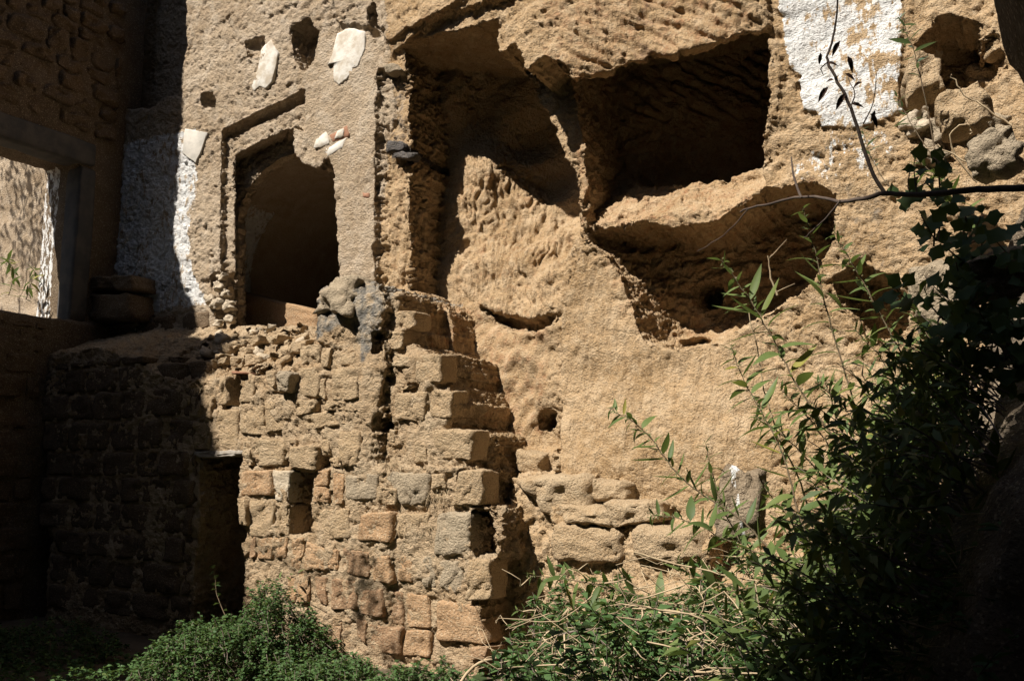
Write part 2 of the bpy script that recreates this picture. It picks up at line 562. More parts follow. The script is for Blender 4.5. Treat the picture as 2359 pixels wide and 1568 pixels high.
# dark doorway at the foot, slot, and broken-out stones
DOOR = [(462, 1050), (556, 1046), (548, 1100), (547, 1160), (560, 1210), (556, 1290), (560, 1600), (440, 1600), (452, 1300), (466, 1180)]
SLOT = cp('C', [(1235, 480), (1490, 500), (1440, 1200), (1212, 1222)])
holes = [(DOOR, 1.0, 2.0), (SLOT, .30, 1), (cp('A', [(490, 890), (645, 890), (610, 1228), (490, 1228)]), .24, 1),
         (cp('C', [(770, 340), (820, 345), (820, 435), (760, 435)]), .14, 1), (cp('C', [(1560, 320), (1650, 330), (1655, 410), (1580, 410)]), .15, 1),
         (cp('C', [(1120, 370), (1180, 350), (1170, 425), (1115, 425)]), .1, 1),
         (cp('D', [(1325, 1190), (1560, 1200), (1575, 1700), (1330, 1700)]), .34, 1),
         (cp('A', [(700, 790), (820, 760), (800, 850), (740, 850)]), .12, 1), (cp('A', [(880, 760), (945, 750), (930, 870), (800, 880)]), .12, 1),
         (cp('A', [(975, 600), (1045, 610), (1020, 670), (975, 655)]), .12, 1), (cp('D', [(1150, 740), (1230, 730), (1180, 850), (1145, 840)]), .12, 1),
         (cp('A', [(1040, 1080), (1180, 1040), (1160, 1120)]), .1, 1), (cp('B', [(530, 1200), (650, 1210), (610, 1300), (550, 1260)]), .08, 1),
         (cp('D', [(270, 60), (300, 200), (240, 260), (200, 240), (230, 100)]), .25, 1), (cp('B', [(215, 620), (300, 620), (300, 800), (200, 850)]), .22, 1)]
for pts, d, w_ in holes:
    s_ = SD(pts, YB, True)
    hb = np.where(hb < 5, hb + d * sstep(.012, -.012, s_), hb)
isb = hb < h
hole_deep = hb - 0
h = np.minimum(h, hb)
lab[isb & (UU < XY(1200, 1300, YS)[0] + .2)] = 2

# ------------------------------------------------------------------ volume, room behind the window
F = (h[:, None, :] - yg[None, :, None]).astype(np.float32)
WO = [(545, 345), (668, 284), (672, 352), (690, 374), (722, 388), (740, 382), (750, 362), (760, 392), (765, 480), (778, 560), (779, 650), (779, 752), (545, 752)]
qW = uz(WO, 0.03)
AR = [(548, 500), (556, 465), (578, 425), (608, 392), (640, 368), (668, 358), (700, 352), (740, 365), (790, 420), (820, 520), (820, 760), (548, 760)]
qA = uz(AR, .32)
ia, ib = np.searchsorted(ug, [qW[:, 0].min() - 1.6, qW[:, 0].max() + 1.2])
ka, kb = np.searchsorted(zg, [qW[:, 1].min() - .1, qW[:, 1].max() + .3])
su, sz = WU2[ia:ib, ka:kb], WZ2[ia:ib, ka:kb]
a_sd = poly_sd(su, sz, qA)
room_l, room_r = qA[:, 0].min() - .9, qA[:, 0].max() + .5
zfl = zsill - .25
for j, y in enumerate(yg):
    if y < -.2:
        continue
    if y < .32:
        c = np.minimum(poly_sd(su, sz, qW), poly_sd(su + 1.2 * max(y - .03, 0), sz, qW))
    elif y < .48:
        c = a_sd
    else:
        vault = np.sqrt(((su - (room_l + room_r) / 2) / ((room_r - room_l) / 2)) ** 2 + (np.clip(sz - zfl - 1.2, 0, None) / 1.15) ** 2) - 1
        c = np.maximum(vault, zfl - sz)
    c = np.maximum(c, zfl - sz)
    F[ia:ib, j, ka:kb] = np.maximum(F[ia:ib, j, ka:kb], -c.astype(np.float32))


# the cave behind the brow is taller than its mouth
qC = uz([(1322, 205), (1334, 250), (1347, 330), (1440, 400), (1640, 380), (1746, 350), (1760, 250), (1766, 70), (1768, -40), (1560, 20), (1400, 60), (1330, 80)], .02)
ia, ib = np.searchsorted(ug, [qC[:, 0].min() - .1, qC[:, 0].max() + .1])
ka, kb = np.searchsorted(zg, [qC[:, 1].min() - .1, qC[:, 1].max() + .1])
c_sd = poly_sd(WU2[ia:ib, ka:kb], WZ2[ia:ib, ka:kb], qC)
dc_ = (dcave + .03 * n_mid)[ia:ib, ka:kb]
front_ = (h_face - amt * fade)[ia:ib, ka:kb] + .09
for j, y in enumerate(yg):
    if -.5 < y < 1.3:
        F[ia:ib, j, ka:kb] = np.maximum(F[ia:ib, j, ka:kb], -np.maximum(np.maximum(c_sd, y - dc_), front_ - y).astype(np.float32))


def surface_nets(F):
    S = F < 0
    nx, ny, nz = S.shape
    any_ = np.zeros((nx - 1, ny - 1, nz - 1), bool)
    all_ = np.ones_like(any_)
    for a in (0, 1):
        for b in (0, 1):
            for c in (0, 1):
                s = S[a:nx - 1 + a, b:ny - 1 + b, c:nz - 1 + c]
                any_ |= s
                all_ &= s
    act = any_ & ~all_
    flat = np.flatnonzero(act)
    i, j, k = np.unravel_index(flat, act.shape)
    val = {}
    for a in (0, 1):
        for b in (0, 1):
            for c in (0, 1):
                val[a, b, c] = F[i + a, j + b, k + c]
    P = np.zeros((len(flat), 3), np.float32)
    cnt = np.zeros(len(flat), np.float32)
    cs = list(val)
    for p in cs:
        for ax in range(3):
            if p[ax] == 0:
                q = list(p)
                q[ax] = 1
                q = tuple(q)
                v0, v1 = val[p], val[q]
                m = (v0 < 0) != (v1 < 0)
                t = np.where(m, v0 / np.where(m, v0 - v1, 1), 0)
                for e in range(3):
                    P[:, e] += np.where(m, (t if e == ax else p[e]), 0)
                cnt += m
    P /= cnt[:, None]
    P += np.stack([i, j, k], 1)
    quads = []
    A = S.shape
    for ax in range(3):
        o1, o2 = [e for e in range(3) if e != ax]
        if ax == 1:
            o1, o2 = o2, o1
        sl0 = [slice(1, A[0] - 1), slice(1, A[1] - 1), slice(1, A[2] - 1)]
        sl0[ax] = slice(0, A[ax] - 1)
        sl1 = list(sl0)
        sl1[ax] = slice(1, A[ax])
        s0, s1 = S[tuple(sl0)], S[tuple(sl1)]
        d = np.argwhere(s0 != s1)
        if not len(d):
            continue
        inside = s0[tuple(d.T)]
        base = d + np.array([0 if e == ax else 1 for e in range(3)])
        cells = []
        for da, db_ in ((-1, -1), (0, -1), (0, 0), (-1, 0)):
            c = base.copy()
            c[:, o1] += da
            c[:, o2] += db_
            cells.append(np.searchsorted(flat, np.ravel_multi_index(c.T, act.shape)))
        q = np.stack(cells, 1)
        q[~inside] = q[~inside][:, ::-1]
        quads.append(q)
    return P, np.concatenate(quads)


P, Q = surface_nets(F)
del F
V = np.stack([U0 + P[:, 0] * DV, Y0 + P[:, 1] * DV, Z0 + P[:, 2] * DV], 1).astype(np.float32)


def normals(V, Q):
    n = np.cross(V[Q[:, 2]] - V[Q[:, 0]], V[Q[:, 3]] - V[Q[:, 1]])
    N = np.zeros_like(V)
    for c in range(4):
        for e in range(3):
            N[:, e] += np.bincount(Q[:, c], n[:, e], len(V))
    return N / (np.linalg.norm(N, axis=1)[:, None] + 1e-9)


def smooth(V, Q, it, lam=0.5):
    for _ in range(it):
        acc = np.zeros_like(V)
        cn = np.bincount(Q.ravel(), minlength=len(V)).astype(np.float32)
        mean = V[Q].mean(1)
        for c in range(4):
            for e in range(3):
                acc[:, e] += np.bincount(Q[:, c], mean[:, e], len(V))
        V = V + lam * (acc / np.maximum(cn, 1)[:, None] - V)
    return V


V = smooth(V, Q, 1, 0.5)
N = normals(V, Q)
iu = np.clip(np.rint((V[:, 0] - U0) / DV).astype(int), 0, len(ug) - 1)
iz = np.clip(np.rint((V[:, 2] - Z0) / DV).astype(int), 0, len(zg) - 1)
pick = lambda a: a[iu, iz]
x, y, z = V.T


# --- roughness and tool marks
def zone(pts, yy=0.0, w=0.08):
    return pick(MK(pts, yy, w)).astype(np.float32)


labv = pick(lab)
rough = np.where(labv == 1, 0.80, np.where(labv == 2, 1.0, 0.9)).astype(np.float32)
inner = (y > 0.6) & (labv == 1)
rough[inner] = .4
z_pillar = zone([(690, 100), (860, 60), (866, 640), (780, 640), (765, 400), (690, 300)])
z_strip = zone(STRIP)
z_groove = zone([(1030, 330), (1090, 350), (1330, 560), (1280, 760), (1180, 745), (1075, 700), (1030, 710)], .4)
z_egg = zone([(1045, 715), (1280, 760), (1285, 860), (1230, 1030), (1120, 950), (1050, 800)], .35)
z_slope = zone([(1340, 560), (1420, 620), (1470, 790), (1620, 800), (1750, 790), (1750, 1090), (1290, 1090), (1288, 720)], 0)
z_brow = zone([(1270, -200), (1790, -200), (1780, 70), (1310, 190)], -.4)
z_c3 = zone(C3, .4)
rough -= 0.45 * z_pillar
rough -= 0.6 * pick(sstep(.02, -.03, sdp))
rough += 0.7 * z_strip
rough -= 0.45 * z_slope
rubble = zone(cp('A', [(200, 400), (900, 150), (1450, 250), (1300, 480), (1200, 820), (500, 860), (180, 860)]), YB)
rough += 0.9 * rubble
rough += .5 * zone([(860, 650), (1060, 660), (1130, 960), (1160, 1180), (880, 1060), (870, 900)], YS)
rough += 0.5 * zone([(1220, 500), (1340, 520), (1440, 640), (1300, 640)], .05)
rough += .9 * (labv == 2) * sstep(.5, .8, np.abs(N[:, 0]))
rough += .5 * (labv != 2) * sstep(.55, .85, np.abs(N[:, 0]))
rough *= 1 - .5 * zone(NICHE, .4) * sstep(.5, .8, np.abs(N[:, 1]))
rough *= (1 - .45 * z_brow) * (1 - .3 * z_groove) * (1 - .5 * z_egg) * (1 - .35 * z_slope)
n1 = perlin(x * 3.1, y * 3.1, z * 3.1, 1)
n2 = perlin(x * 8, y * 8, z * 8, 2)
n3 = perlin(x * 17, y * 17, z * 17, 3)
n4 = perlin(x * 33, y * 33, z * 33, 4)
# scarps: flat skins broken away in layers, each with a crisp edge
sc1 = sstep(-.03, .05, n1 + .55 * n2 + .28 * n3 - .12)
sc2 = sstep(-.04, .06, perlin(x * 6.3, y * 6.3, z * 7.9, 41) + .5 * n3 + .25 * n4 - .18)
sc3 = sstep(-.05, .07, perlin(x * 14, y * 14, z * 19, 43) + .5 * n4 - .15)
crack = np.clip(1 - np.abs(perlin(x * 2.7 + .3 * n2, y * 2.7, z * 3.4 + .3 * n3, 9)) * 16, 0, 1)
disp = 0.008 * n1 + rough * (0.008 * n2 + 0.011 * n3 + 0.012 * n4) - rough * (0.020 * sc1 + 0.017 * sc2 + 0.010 * sc3) - 0.012 * rough * crack
# pits
cr2 = np.clip(1 - np.abs(perlin(x * 9 + .25 * n3, y * 9, z * 11 + .25 * n4, 44)) * 7, 0, 1)
cr3 = np.clip(1 - np.abs(perlin(x * 19, y * 19, z * 23 + .3 * n4, 45)) * 5, 0, 1)
disp -= rough * (0.014 * cr2 * sstep(-.1, .25, n1 + .3) + 0.011 * cr3 * sstep(-.2, .3, n2 + .1))
pit = np.clip(perlin(x * 24, y * 24, z * 24, 12) - .38, 0, 1)
disp += .012 * (labv == 2) * (1 - .9 * rubble)
disp -= pit * 0.034 * np.clip(rough, .25, 1.2)


def ridge(a, b, fa, fb, seed, sharp=3.4):
    """narrow tool grooves between flat ridges"""
    r = perlin(a * fa + .25 * n2 + .3 * n1, 2.2, b * fb, seed)
    return np.clip(np.abs(r) * sharp, 0, 1) - .6


disp += z_groove * (0.042 * ridge(x + .12 * z, z, 10.5, 2.6, 21, 4.2) + .026 * ridge(x + .05 * z, z, 19, 6, 22, 3.0))
disp += z_groove * 0.012 * n3
disp += z_egg * 0.055 * perlin((x - .5 * z) * 7.5, 1.5, (z + .5 * x) * 6.0, 23)
disp += z_slope * (0.012 * ridge(x + .05 * z, z, 16, 3.2, 25) + .010 * ridge(x, z, 8, 1.6, 26))
disp += z_brow * (0.040 * ridge(x - .75 * z, z + .75 * x, 1.2, 5.2, 27) + .016 * ridge(x - .6 * z, z + .6 * x, 2.5, 11, 28))
disp += z_c3 * 0.02 * ridge(x, z, 4, 6, 29)
disp += z_strip * .03 * ridge(x, z, 9, 2.0, 33)
V = V + N * disp[:, None].astype(np.float32)

# --- colour zones that belong to the surface itself
mask = np.zeros((len(V), 4), np.float32)
paint_m = pick(sstep(.02, -.03, sdp))
mask[:, 0] = np.maximum(mask[:, 0], paint_m * (.60 + .16 * n1 + .30 * np.abs(perlin(x * 1.5 + 1.2 * z, 3.3, (z * 12 - x * 5), 61)) - .25 * zone([(2000, 120), (2090, 120), (2090, 260), (1990, 250)]) - .1 * zone([(1880, -50), (2000, -50), (2060, 60), (1900, 120)])))
corner = [(238, 330), (300, 318), (445, 290), (440, 420), (425, 560), (440, 640), (470, 700), (330, 720), (250, 620)]
mask[:, 0] = np.maximum(mask[:, 0], zone(corner, 0, .05) * (.64 + .20 * n1 + .10 * n2))
mask[:, 0] = np.maximum(mask[:, 0], .42 * zone([(1850, 290), (2060, 290), (2060, 400), (1900, 430), (1780, 430)], 0, .15))
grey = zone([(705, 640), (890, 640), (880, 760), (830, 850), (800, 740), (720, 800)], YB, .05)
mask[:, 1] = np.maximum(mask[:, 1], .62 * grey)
mask[:, 1] = np.maximum(mask[:, 1], .45 * zone([(880, 150), (930, 150), (945, 360), (890, 370)], 0))
mask[:, 1] = np.maximum(mask[:, 1], .35 * zone([(1240, 480), (1345, 510), (1420, 620), (1330, 640), (1250, 560)], .05, .12))
mask[:, 1] = np.maximum(mask[:, 1], .33 * zone([(430, -50), (880, -50), (880, 160), (600, 250), (430, 250)], 0, .3) * (.6 + n1))
mask[:, 1] = np.maximum(mask[:, 1], .38 * zone([(1780, 400), (2080, 370), (2080, 640), (1920, 640), (1900, 440)], 0, .2))
mask[:, 3] = np.maximum(mask[:, 3], .75 * zone([(880, 335), (945, 335), (950, 358), (890, 362)], 0, .03))
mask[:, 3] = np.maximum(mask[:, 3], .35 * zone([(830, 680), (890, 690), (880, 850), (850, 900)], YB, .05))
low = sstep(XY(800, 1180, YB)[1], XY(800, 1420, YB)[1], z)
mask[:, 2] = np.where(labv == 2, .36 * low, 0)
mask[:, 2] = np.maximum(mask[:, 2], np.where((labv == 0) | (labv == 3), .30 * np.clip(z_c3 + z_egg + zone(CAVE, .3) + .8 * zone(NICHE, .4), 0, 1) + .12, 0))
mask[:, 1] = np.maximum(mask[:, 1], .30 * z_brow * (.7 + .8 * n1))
mask = np.clip(mask, 0, 1)

# --- split the one surface into things
fl = labv[Q[:, 0]]
yc = V[Q[:, 0], 1]
# keep only what can be seen from the court: nothing behind the shell
inp = {0: ('cliff', M_CLIFF), 1: ('rendered', M_WALL), 2: ('mortar', M_MORTAR), 3: ('ledge', M_CLIFF)}
piece = {}
for L in (0, 1, 2, 3):
    q = Q[fl == L]
    used = np.unique(q)
    remap = np.full(len(V), -1, np.int32)
    remap[used] = np.arange(len(used))
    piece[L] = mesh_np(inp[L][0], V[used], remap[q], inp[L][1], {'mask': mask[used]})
cliff = link('cliff', piece[0])
cliff['kind'] = 'structure'
pc = on_y([(600, 720)], 0)[0]
window_wall = thing('window_wall', (pc[0], 0, 0), 'plaster rendered tufa wall with a dark arched window opening in its lower left', 'wall')
child('rendered_face', piece[1], window_wall)
pb = on_y([(800, 1400)], YB)[0]
block_wall = thing('block_wall', (pb[0], YB, 0), 'stepped ruin of squared tufa blocks standing in the sun below the window', 'wall')
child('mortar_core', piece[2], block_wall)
pl = on_y([(1350, 1200)], -.7)[0]
ledges = thing('rock_steps', (pl[0], -.7, 0), 'worn rock cut steps at the foot of the cliff right of the block wall', 'steps')
child('worn_treads', piece[3], ledges)
def room_volume():
    dv_ = .05
    a_, b_, c_ = np.arange(room_l - .3, room_r + .3, dv_), np.arange(1.38, 3.3, dv_), np.arange(zfl - .3, zfl + 3, dv_)
    X_, Y_, Z_ = a_[:, None, None], b_[None, :, None], c_[None, None, :]
    vault = np.sqrt(((X_ - (room_l + room_r) / 2) / ((room_r - room_l) / 2)) ** 2 + (np.clip(Z_ - zfl - 1.2, 0, None) / 1.15) ** 2) - 1
    c = np.maximum(np.maximum(vault, zfl - Z_), Y_ - 3.1)
    P_, Q_ = surface_nets((-c).astype(np.float32))
    return np.array([a_[0], b_[0], c_[0]], np.float32) + P_ * dv_, Q_


rv, rq = room_volume()
child('room_vault', mesh_np('room_vault', rv, rq, M_WALL, {'mask': np.zeros((len(rv), 4))}), window_wall)
print('rock verts', len(V), 'quads', len(Q))

# ------------------------------------------------------------------ stones of the block wall (traced one by one)
def cube_grid(n, m, k):
    """surface of a box as a quad grid, coordinates in [-1, 1]"""
    ids, vs, qs = {}, [], []

    def vid(p):
        if p not in ids:
            ids[p] = len(vs)
            vs.append((2 * p[0] / n - 1, 2 * p[1] / k - 1, 2 * p[2] / m - 1))
        return ids[p]
    for i in range(n):
        for j in range(m):
            qs.append([vid((i, 0, j)), vid((i + 1, 0, j)), vid((i + 1, 0, j + 1)), vid((i, 0, j + 1))])
    for i in range(n):
        for j in range(k):
            qs.append([vid((i, j, m)), vid((i, j + 1, m)), vid((i + 1, j + 1, m)), vid((i + 1, j, m))][::-1])
            qs.append([vid((i, j, 0)), vid((i, j + 1, 0)), vid((i + 1, j + 1, 0)), vid((i + 1, j, 0))])
    for j in range(m):
        for i in range(k):
            qs.append([vid((n, i, j)), vid((n, i + 1, j)), vid((n, i + 1, j + 1)), vid((n, i, j + 1))])
            qs.append([vid((0, i, j)), vid((0, i + 1, j)), vid((0, i + 1, j + 1)), vid((0, i, j + 1))][::-1])
    return np.array(vs, np.float32), np.array(qs, np.int32)


CG = {n: cube_grid(n, n, max(2, n // 3)) for n in (4, 8, 12, 16)}


def block_mesh(name, corners, axis, depth, mat, seed, n=12, kk=9.0, amp=0.010):
    """corners TL TR BR BL in world; the block runs back along axis"""
    Vc, Qc = CG[n]
    p = Vc / (np.sum(np.abs(Vc) ** kk, 1) ** (1 / kk))[:, None]
    p = Vc * 0.35 + p * 0.65 if kk > 20 else p
    a, c, b = (p[:, 0] + 1) / 2, (p[:, 1] + 1) / 2, (p[:, 2] + 1) / 2
    TL, TR, BR, BL = [np.asarray(q, float) for q in corners]
    w = lambda t: t[:, None]
    W = w(a * b) * TR + w((1 - a) * b) * TL + w(a * (1 - b)) * BR + w((1 - a) * (1 - b)) * BL
    ax = np.asarray(axis, float)
    W = W + ax * (c * depth)[:, None]
    X, Y, Z = W.T
    s = seed * 1.7
    e = np.stack([fbm(X * 9 + s, Y * 9, Z * 9, 3, 50), fbm(X * 9 + s, Y * 9 + 9, Z * 9, 3, 51), fbm(X * 9 + s, Y * 9, Z * 9 + 9, 3, 52)], 1)
    W = W + e * amp
    W = W + amp * 1.3 * np.stack([perlin(X * 3.5 + s, Y * 3.5, Z * 3.5, 54), 0 * X, perlin(X * 3.5 + s, Y * 3.5, Z * 3.5, 55)], 1)
    chips = sstep(.02, .10, perlin(X * 6 + s, Y * 6, Z * 6, 60) + .4 * perlin(X * 19, Y * 19, Z * 19, 61) - .12)
    W = W + ax * (chips * 1.5 * amp)[:, None] * (1 - c)[:, None]
    return mesh_np(name, W, Qc, mat)


def hsample(q):
    """median rock height under a quad of wall coordinates"""
    cx, cz = q.mean(0)
    t = []
    for a in (.25, .5, .75):
        for b in (.25, .5, .75):
            p = (q[0] * (1 - a) + q[1] * a) * (1 - b) + (q[3] * (1 - a) + q[2] * a) * b
            t.append(h[np.clip(int((p[0] - U0) / DV), 0, len(ug) - 1), np.clip(int((p[1] - Z0) / DV), 0, len(zg) - 1)])
    return float(np.median(t))


STN = [
    ('A', [(20, 1105), (155, 1110), (140, 1350), (30, 1350)], 's', .03), ('A', [(160, 1090), (330, 1090), (310, 1370), (165, 1380)], 's', .02),
    ('A', [(95, 1400), (310, 1385), (285, 1735), (90, 1735)], 's', .02), ('A', [(330, 1250), (615, 1255), (615, 1735), (320, 1735)], 's', .005),
    ('A', [(400, 890), (488, 880), (485, 1225), (400, 1225)], 's', .03), ('A', [(650, 880), (800, 900), (800, 1185), (645, 1185)], 's', .01),
    ('A', [(640, 1210), (915, 1210), (905, 1555), (630, 1560)], 's', .015), ('A', [(935, 1165), (1105, 1175), (1180, 1500), (925, 1530)], 's', 0),
    ('A', [(1275, 1165), (1515, 1150), (1505, 1280), (1275, 1360)], 's', .01), ('A', [(1340, 790), (1550, 775), (1550, 1115), (1340, 1125)], 's', .015),
    ('A', [(1320, 525), (1555, 515), (1555, 750), (1330, 750)], 's', .015), ('A', [(1572, 560), (1690, 545), (1655, 795), (1572, 785)], 's', .01),
    ('A', [(1560, 840), (1622, 855), (1622, 1155), (1560, 1105)], 's', 0), ('A', [(1715, 785), (1975, 765), (2000, 1145), (1690, 1160)], 's', .03),
    ('A', [(1785, 605), (1965, 590), (1975, 745), (1795, 760)], 's', .015), ('A', [(1630, 1180), (1895, 1172), (2030, 1285), (1610, 1285)], 's', .02),
    ('A', [(1350, 1295), (1800, 1300), (1850, 1450), (1400, 1495)], 's', .015), ('A', [(1050, 825), (1225, 835), (1180, 1075), (1040, 1060)], 'g', .12),
    ('A', [(930, 825), (1045, 825), (1038, 1020), (950, 960)], 's', .02), ('A', [(1220, 485), (1395, 440), (1330, 600), (1220, 615)], 's', .01),
    ('A', [(690, 445), (850, 405), (850, 480), (770, 535)], 's', .07), ('A', [(930, 430), (1085, 395), (1075, 450), (985, 505)], 's', .07),
    ('A', [(1115, 530), (1210, 485), (1200, 615), (1095, 600)], 's', .05), ('A', [(625, 555), (715, 560), (728, 635), (645, 600)], 's', .06),
    ('A', [(360, 620), (490, 630), (470, 740), (350, 760)], 's', .05), ('A', [(540, 650), (660, 660), (650, 780), (540, 770)], 's', .04),
    ('A', [(200, 700), (320, 680), (330, 800), (200, 810)], 's', .06), ('A', [(690, 620), (850, 640), (860, 730), (700, 760)], 's', .05),
    ('C', [(690, 130), (765, 130), (750, 425), (640, 430)], 's', .01), ('C', [(785, 110), (1185, 120), (1130, 425), (835, 428)], 's', .025),
    ('C', [(1200, 118), (1300, 112), (1290, 180), (1200, 188)], 's', .01), ('C', [(1212, 205), (1515, 192), (1500, 475), (1195, 450)], 's', .05),
    ('C', [(1550, 135), (1668, 115), (1680, 305), (1550, 300)], 's', .02), ('C', [(1765, 25), (2000, 20), (2005, 440), (1785, 420)], 's', .04),
    ('C', [(1665, 342), (1775, 315), (1775, 435), (1665, 420)], 's', .02), ('C', [(645, 482), (1005, 465), (1005, 768), (642, 773)], 'm', .02),
    ('C', [(1022, 475), (1225, 485), (1195, 848), (1030, 848)], 'p', .012), ('C', [(745, 803), (1045, 795), (1030, 1228), (745, 1235)], 's', .01),
    ('C', [(1082, 865), (1198, 870), (1190, 1215), (1055, 1220)], 's', .01), ('C', [(618, 795), (705, 803), (712, 1105), (640, 1088)], 's', .06),
    ('C', [(1492, 482), (1668, 455), (1660, 658), (1478, 655)], 'm', .02), ('C', [(1482, 672), (1678, 672), (1668, 855), (1482, 850)], 'm', .015),
    ('C', [(1712, 503), (1828, 522), (1820, 878), (1712, 875)], 'm', .01), ('C', [(1845, 522), (2215, 502), (2215, 815), (1845, 855)], 'g', .01),
    ('C', [(1535, 922), (1895, 903), (1915, 1255), (1525, 1285)], 's', .005), ('C', [(2012, 982), (2395, 935), (2378, 1318), (1985, 1288)], 'm', .012),
    ('C', [(742, 1282), (818, 1205), (803, 1478), (732, 1478)], 'r', .01), ('C', [(832, 1262), (1005, 1243), (1005, 1498), (832, 1498)], 'm', .01),
    ('C', [(1035, 1252), (1185, 1243), (1168, 1498), (1032, 1498)], 'm', .005), ('C', [(1242, 1252), (1375, 1243), (1348, 1498), (1232, 1498)], 'm', .01),
    ('C', [(1400, 1285), (1615, 1382), (1615, 1555), (1402, 1558)], 'm', .005), ('C', [(1645, 1402), (1755, 1385), (1738, 1555), (1645, 1555)], 'm', .008),
    ('E', [(482, 135), (715, 182), (718, 415), (472, 350)], 'r', .012), ('E', [(752, 205), (895, 212), (915, 455), (742, 438)], 'm', .01),
    ('E', [(965, 212), (1088, 202), (1088, 455), (962, 438)], 'm', .008), ('E', [(1115, 205), (1285, 212), (1295, 495), (1182, 495)], 'g', .008),
    ('E', [(1315, 235), (1545, 242), (1515, 555), (1312, 480)], 'g', .01), ('E', [(242, 392), (348, 392), (345, 635), (272, 618)], 'r', .01),
    ('E', [(388, 402), (612, 440), (608, 685), (382, 685)], 'r', .012), ('E', [(645, 502), (828, 502), (828, 765), (642, 718)], 'r', .01),
    ('E', [(862, 492), (1012, 522), (1012, 815), (852, 798)], 'r', .015), ('E', [(1032, 522), (1218, 552), (1255, 838), (1032, 828)], 'm', .012),
    ('E', [(1295, 602), (1640, 640), (1738, 985), (1292, 955)], 'm', .015), ('E', [(702, 795), (985, 842), (980, 1085), (722, 1028)], 'r', .012),
    ('E', [(602, 762), (688, 772), (688, 985), (612, 898)], 'r', .01), ('E', [(382, 742), (478, 752), (470, 975), (412, 948)], 'r', .01),
    ('E', [(1032, 852), (1248, 862), (1238, 1098), (1002, 1078)], 'm', .01), ('E', [(1592, 1002), (1758, 1012), (1718, 1128), (1592, 1128)], 'r', .03),
    ('E', [(1575, 240), (1760, 235), (1765, 610), (1545, 600)], 's', .04), 
    ('E', [(362, 172), (448, 162), (438, 345), (362, 328)], 'm', .008), ('E', [(152, 142), (338, 152), (338, 345), (145, 345)], 'm', .01),
    ('E', [(52, 72), (138, 62), (122, 345), (45, 345)], 'm', .008), ('E', [(95, 375), (195, 392), (188, 635), (95, 635)], 'm', .008),
    ('E', [(2, 382), (78, 392), (78, 615), (2, 615)], 'm', .008),
    ('D', [(705, 345), (838, 432), (838, 628), (685, 628)], 's', .015), ('D', [(412, 242), (478, 242), (458, 398), (412, 398)], 's', .01),
    ('D', [(875, 235), (1375, 235), (1340, 600), (945, 578)], 's', .03), ('D', [(1215, 722), (1475, 715), (1480, 1118), (1085, 1105)], 's', .06),
    ('D', [(882, 762), (1038, 742), (1045, 928), (892, 945)], 's', .03), ('D', [(295, 715), (865, 742), (845, 1105), (545, 1128)], 'g', .05),
    ('D', [(255, 902), (478, 902), (478, 1128), (262, 1118)], 's', .005), ('D', [(485, 1195), (865, 1202), (858, 1555), (485, 1555)], 's', 0),
    ('D', [(935, 1203), (1308, 1193), (1318, 1692), (895, 1685)], 'g', .03), ('D', [(1488, 1165), (1700, 1162), (1715, 1692), (1575, 1692)], 's', .04),
    ('B', [(308, 592), (545, 598), (545, 798), (305, 798)], 's', .03), ('B', [(692, 852), (975, 838), (985, 1195), (712, 1195)], 's', .03),
    ('B', [(335, 392), (688, 352), (678, 568), (342, 578)], 's', .02), ('B', [(382, 202), (636, 145), (655, 368), (402, 358)], 's', .02),
    ('B', [(245, 862), (655, 872), (665, 995), (305, 995)], 's', .02), ('B', [(475, 1312), (845, 1292), (800, 1635), (475, 1635)], 's', .02),
    ('B', [(885, 1272), (1135, 1265), (1110, 1585), (875, 1595)], 's', .035),
    ('B', [(520, 1200), (650, 1205), (610, 1250), (530, 1245)], 's', .05),
]
MATS = {'s': M_STONE, 'r': M_STONE_RED, 'g': M_STONE_GREY, 'm': None, 'p': None}
M_STONE_MID = rock_mat('brown_tufa_stone', (0.42, 0.255, 0.135), (0.47, 0.31, 0.18), (0.37, 0.215, 0.11), False, 0.6, 0.7, True)
M_STONE_PALE = rock_mat('pale_tufa_stone', (0.55, 0.45, 0.33), (0.50, 0.40, 0.28), (0.60, 0.50, 0.38), False, 0.5, 0.4, True)
MATS['m'], MATS['p'] = M_STONE_MID, M_STONE_PALE
for si, (c_, q_, mk, proud) in enumerate(STN):
    pq = cp(c_, q_)
    yy = YS if c_ in 'BD' else YB
    yf = hsample(uz(pq, yy)) - proud * (.8 if c_ in 'ACE' else .45) - .007
    cs = on_y(pq, yf)
    child('stone', block_mesh('stone', cs, (0, 1, 0), .28, MATS[mk], si, 16, 16 if mk != 'g' else 9, .010 if mk in 'mr' else .014), block_wall)


def rock_mesh(name, size, mat, seed, n=8, sharp=.5):
    Vc, Qc = CG[n]
    s = Vc / np.linalg.norm(Vc, axis=1)[:, None]
    p = s * .42 + Vc * .48
    e = fbm(s[:, 0] * 1.3 + seed, s[:, 1] * 1.3, s[:, 2] * 1.3, 3, 70)
    e2 = perlin(s[:, 0] * 3.1 + seed, s[:, 1] * 3.1, s[:, 2] * 3.1, 71)
    p = p * (1 + sharp * e + .12 * e2)[:, None] * np.asarray(size)[None, :]
    return mesh_np(name, p, Qc, mat)


def put_rock(name, xy, yy, size, mat, seed, parent=None, n=8, sink=.3):
    c = on_y([xy], yy)[0]
    me = rock_mesh(name, size, mat, seed, n)
    o = link(name, me)
    rot = random.uniform(-.5, .5)
    if parent is not None:
        o.parent = parent
        c = c - np.array(parent.location)
    o.location = c
    o.rotation_euler = (random.uniform(-.3, .3), random.uniform(-.4, .4), rot)
    return o


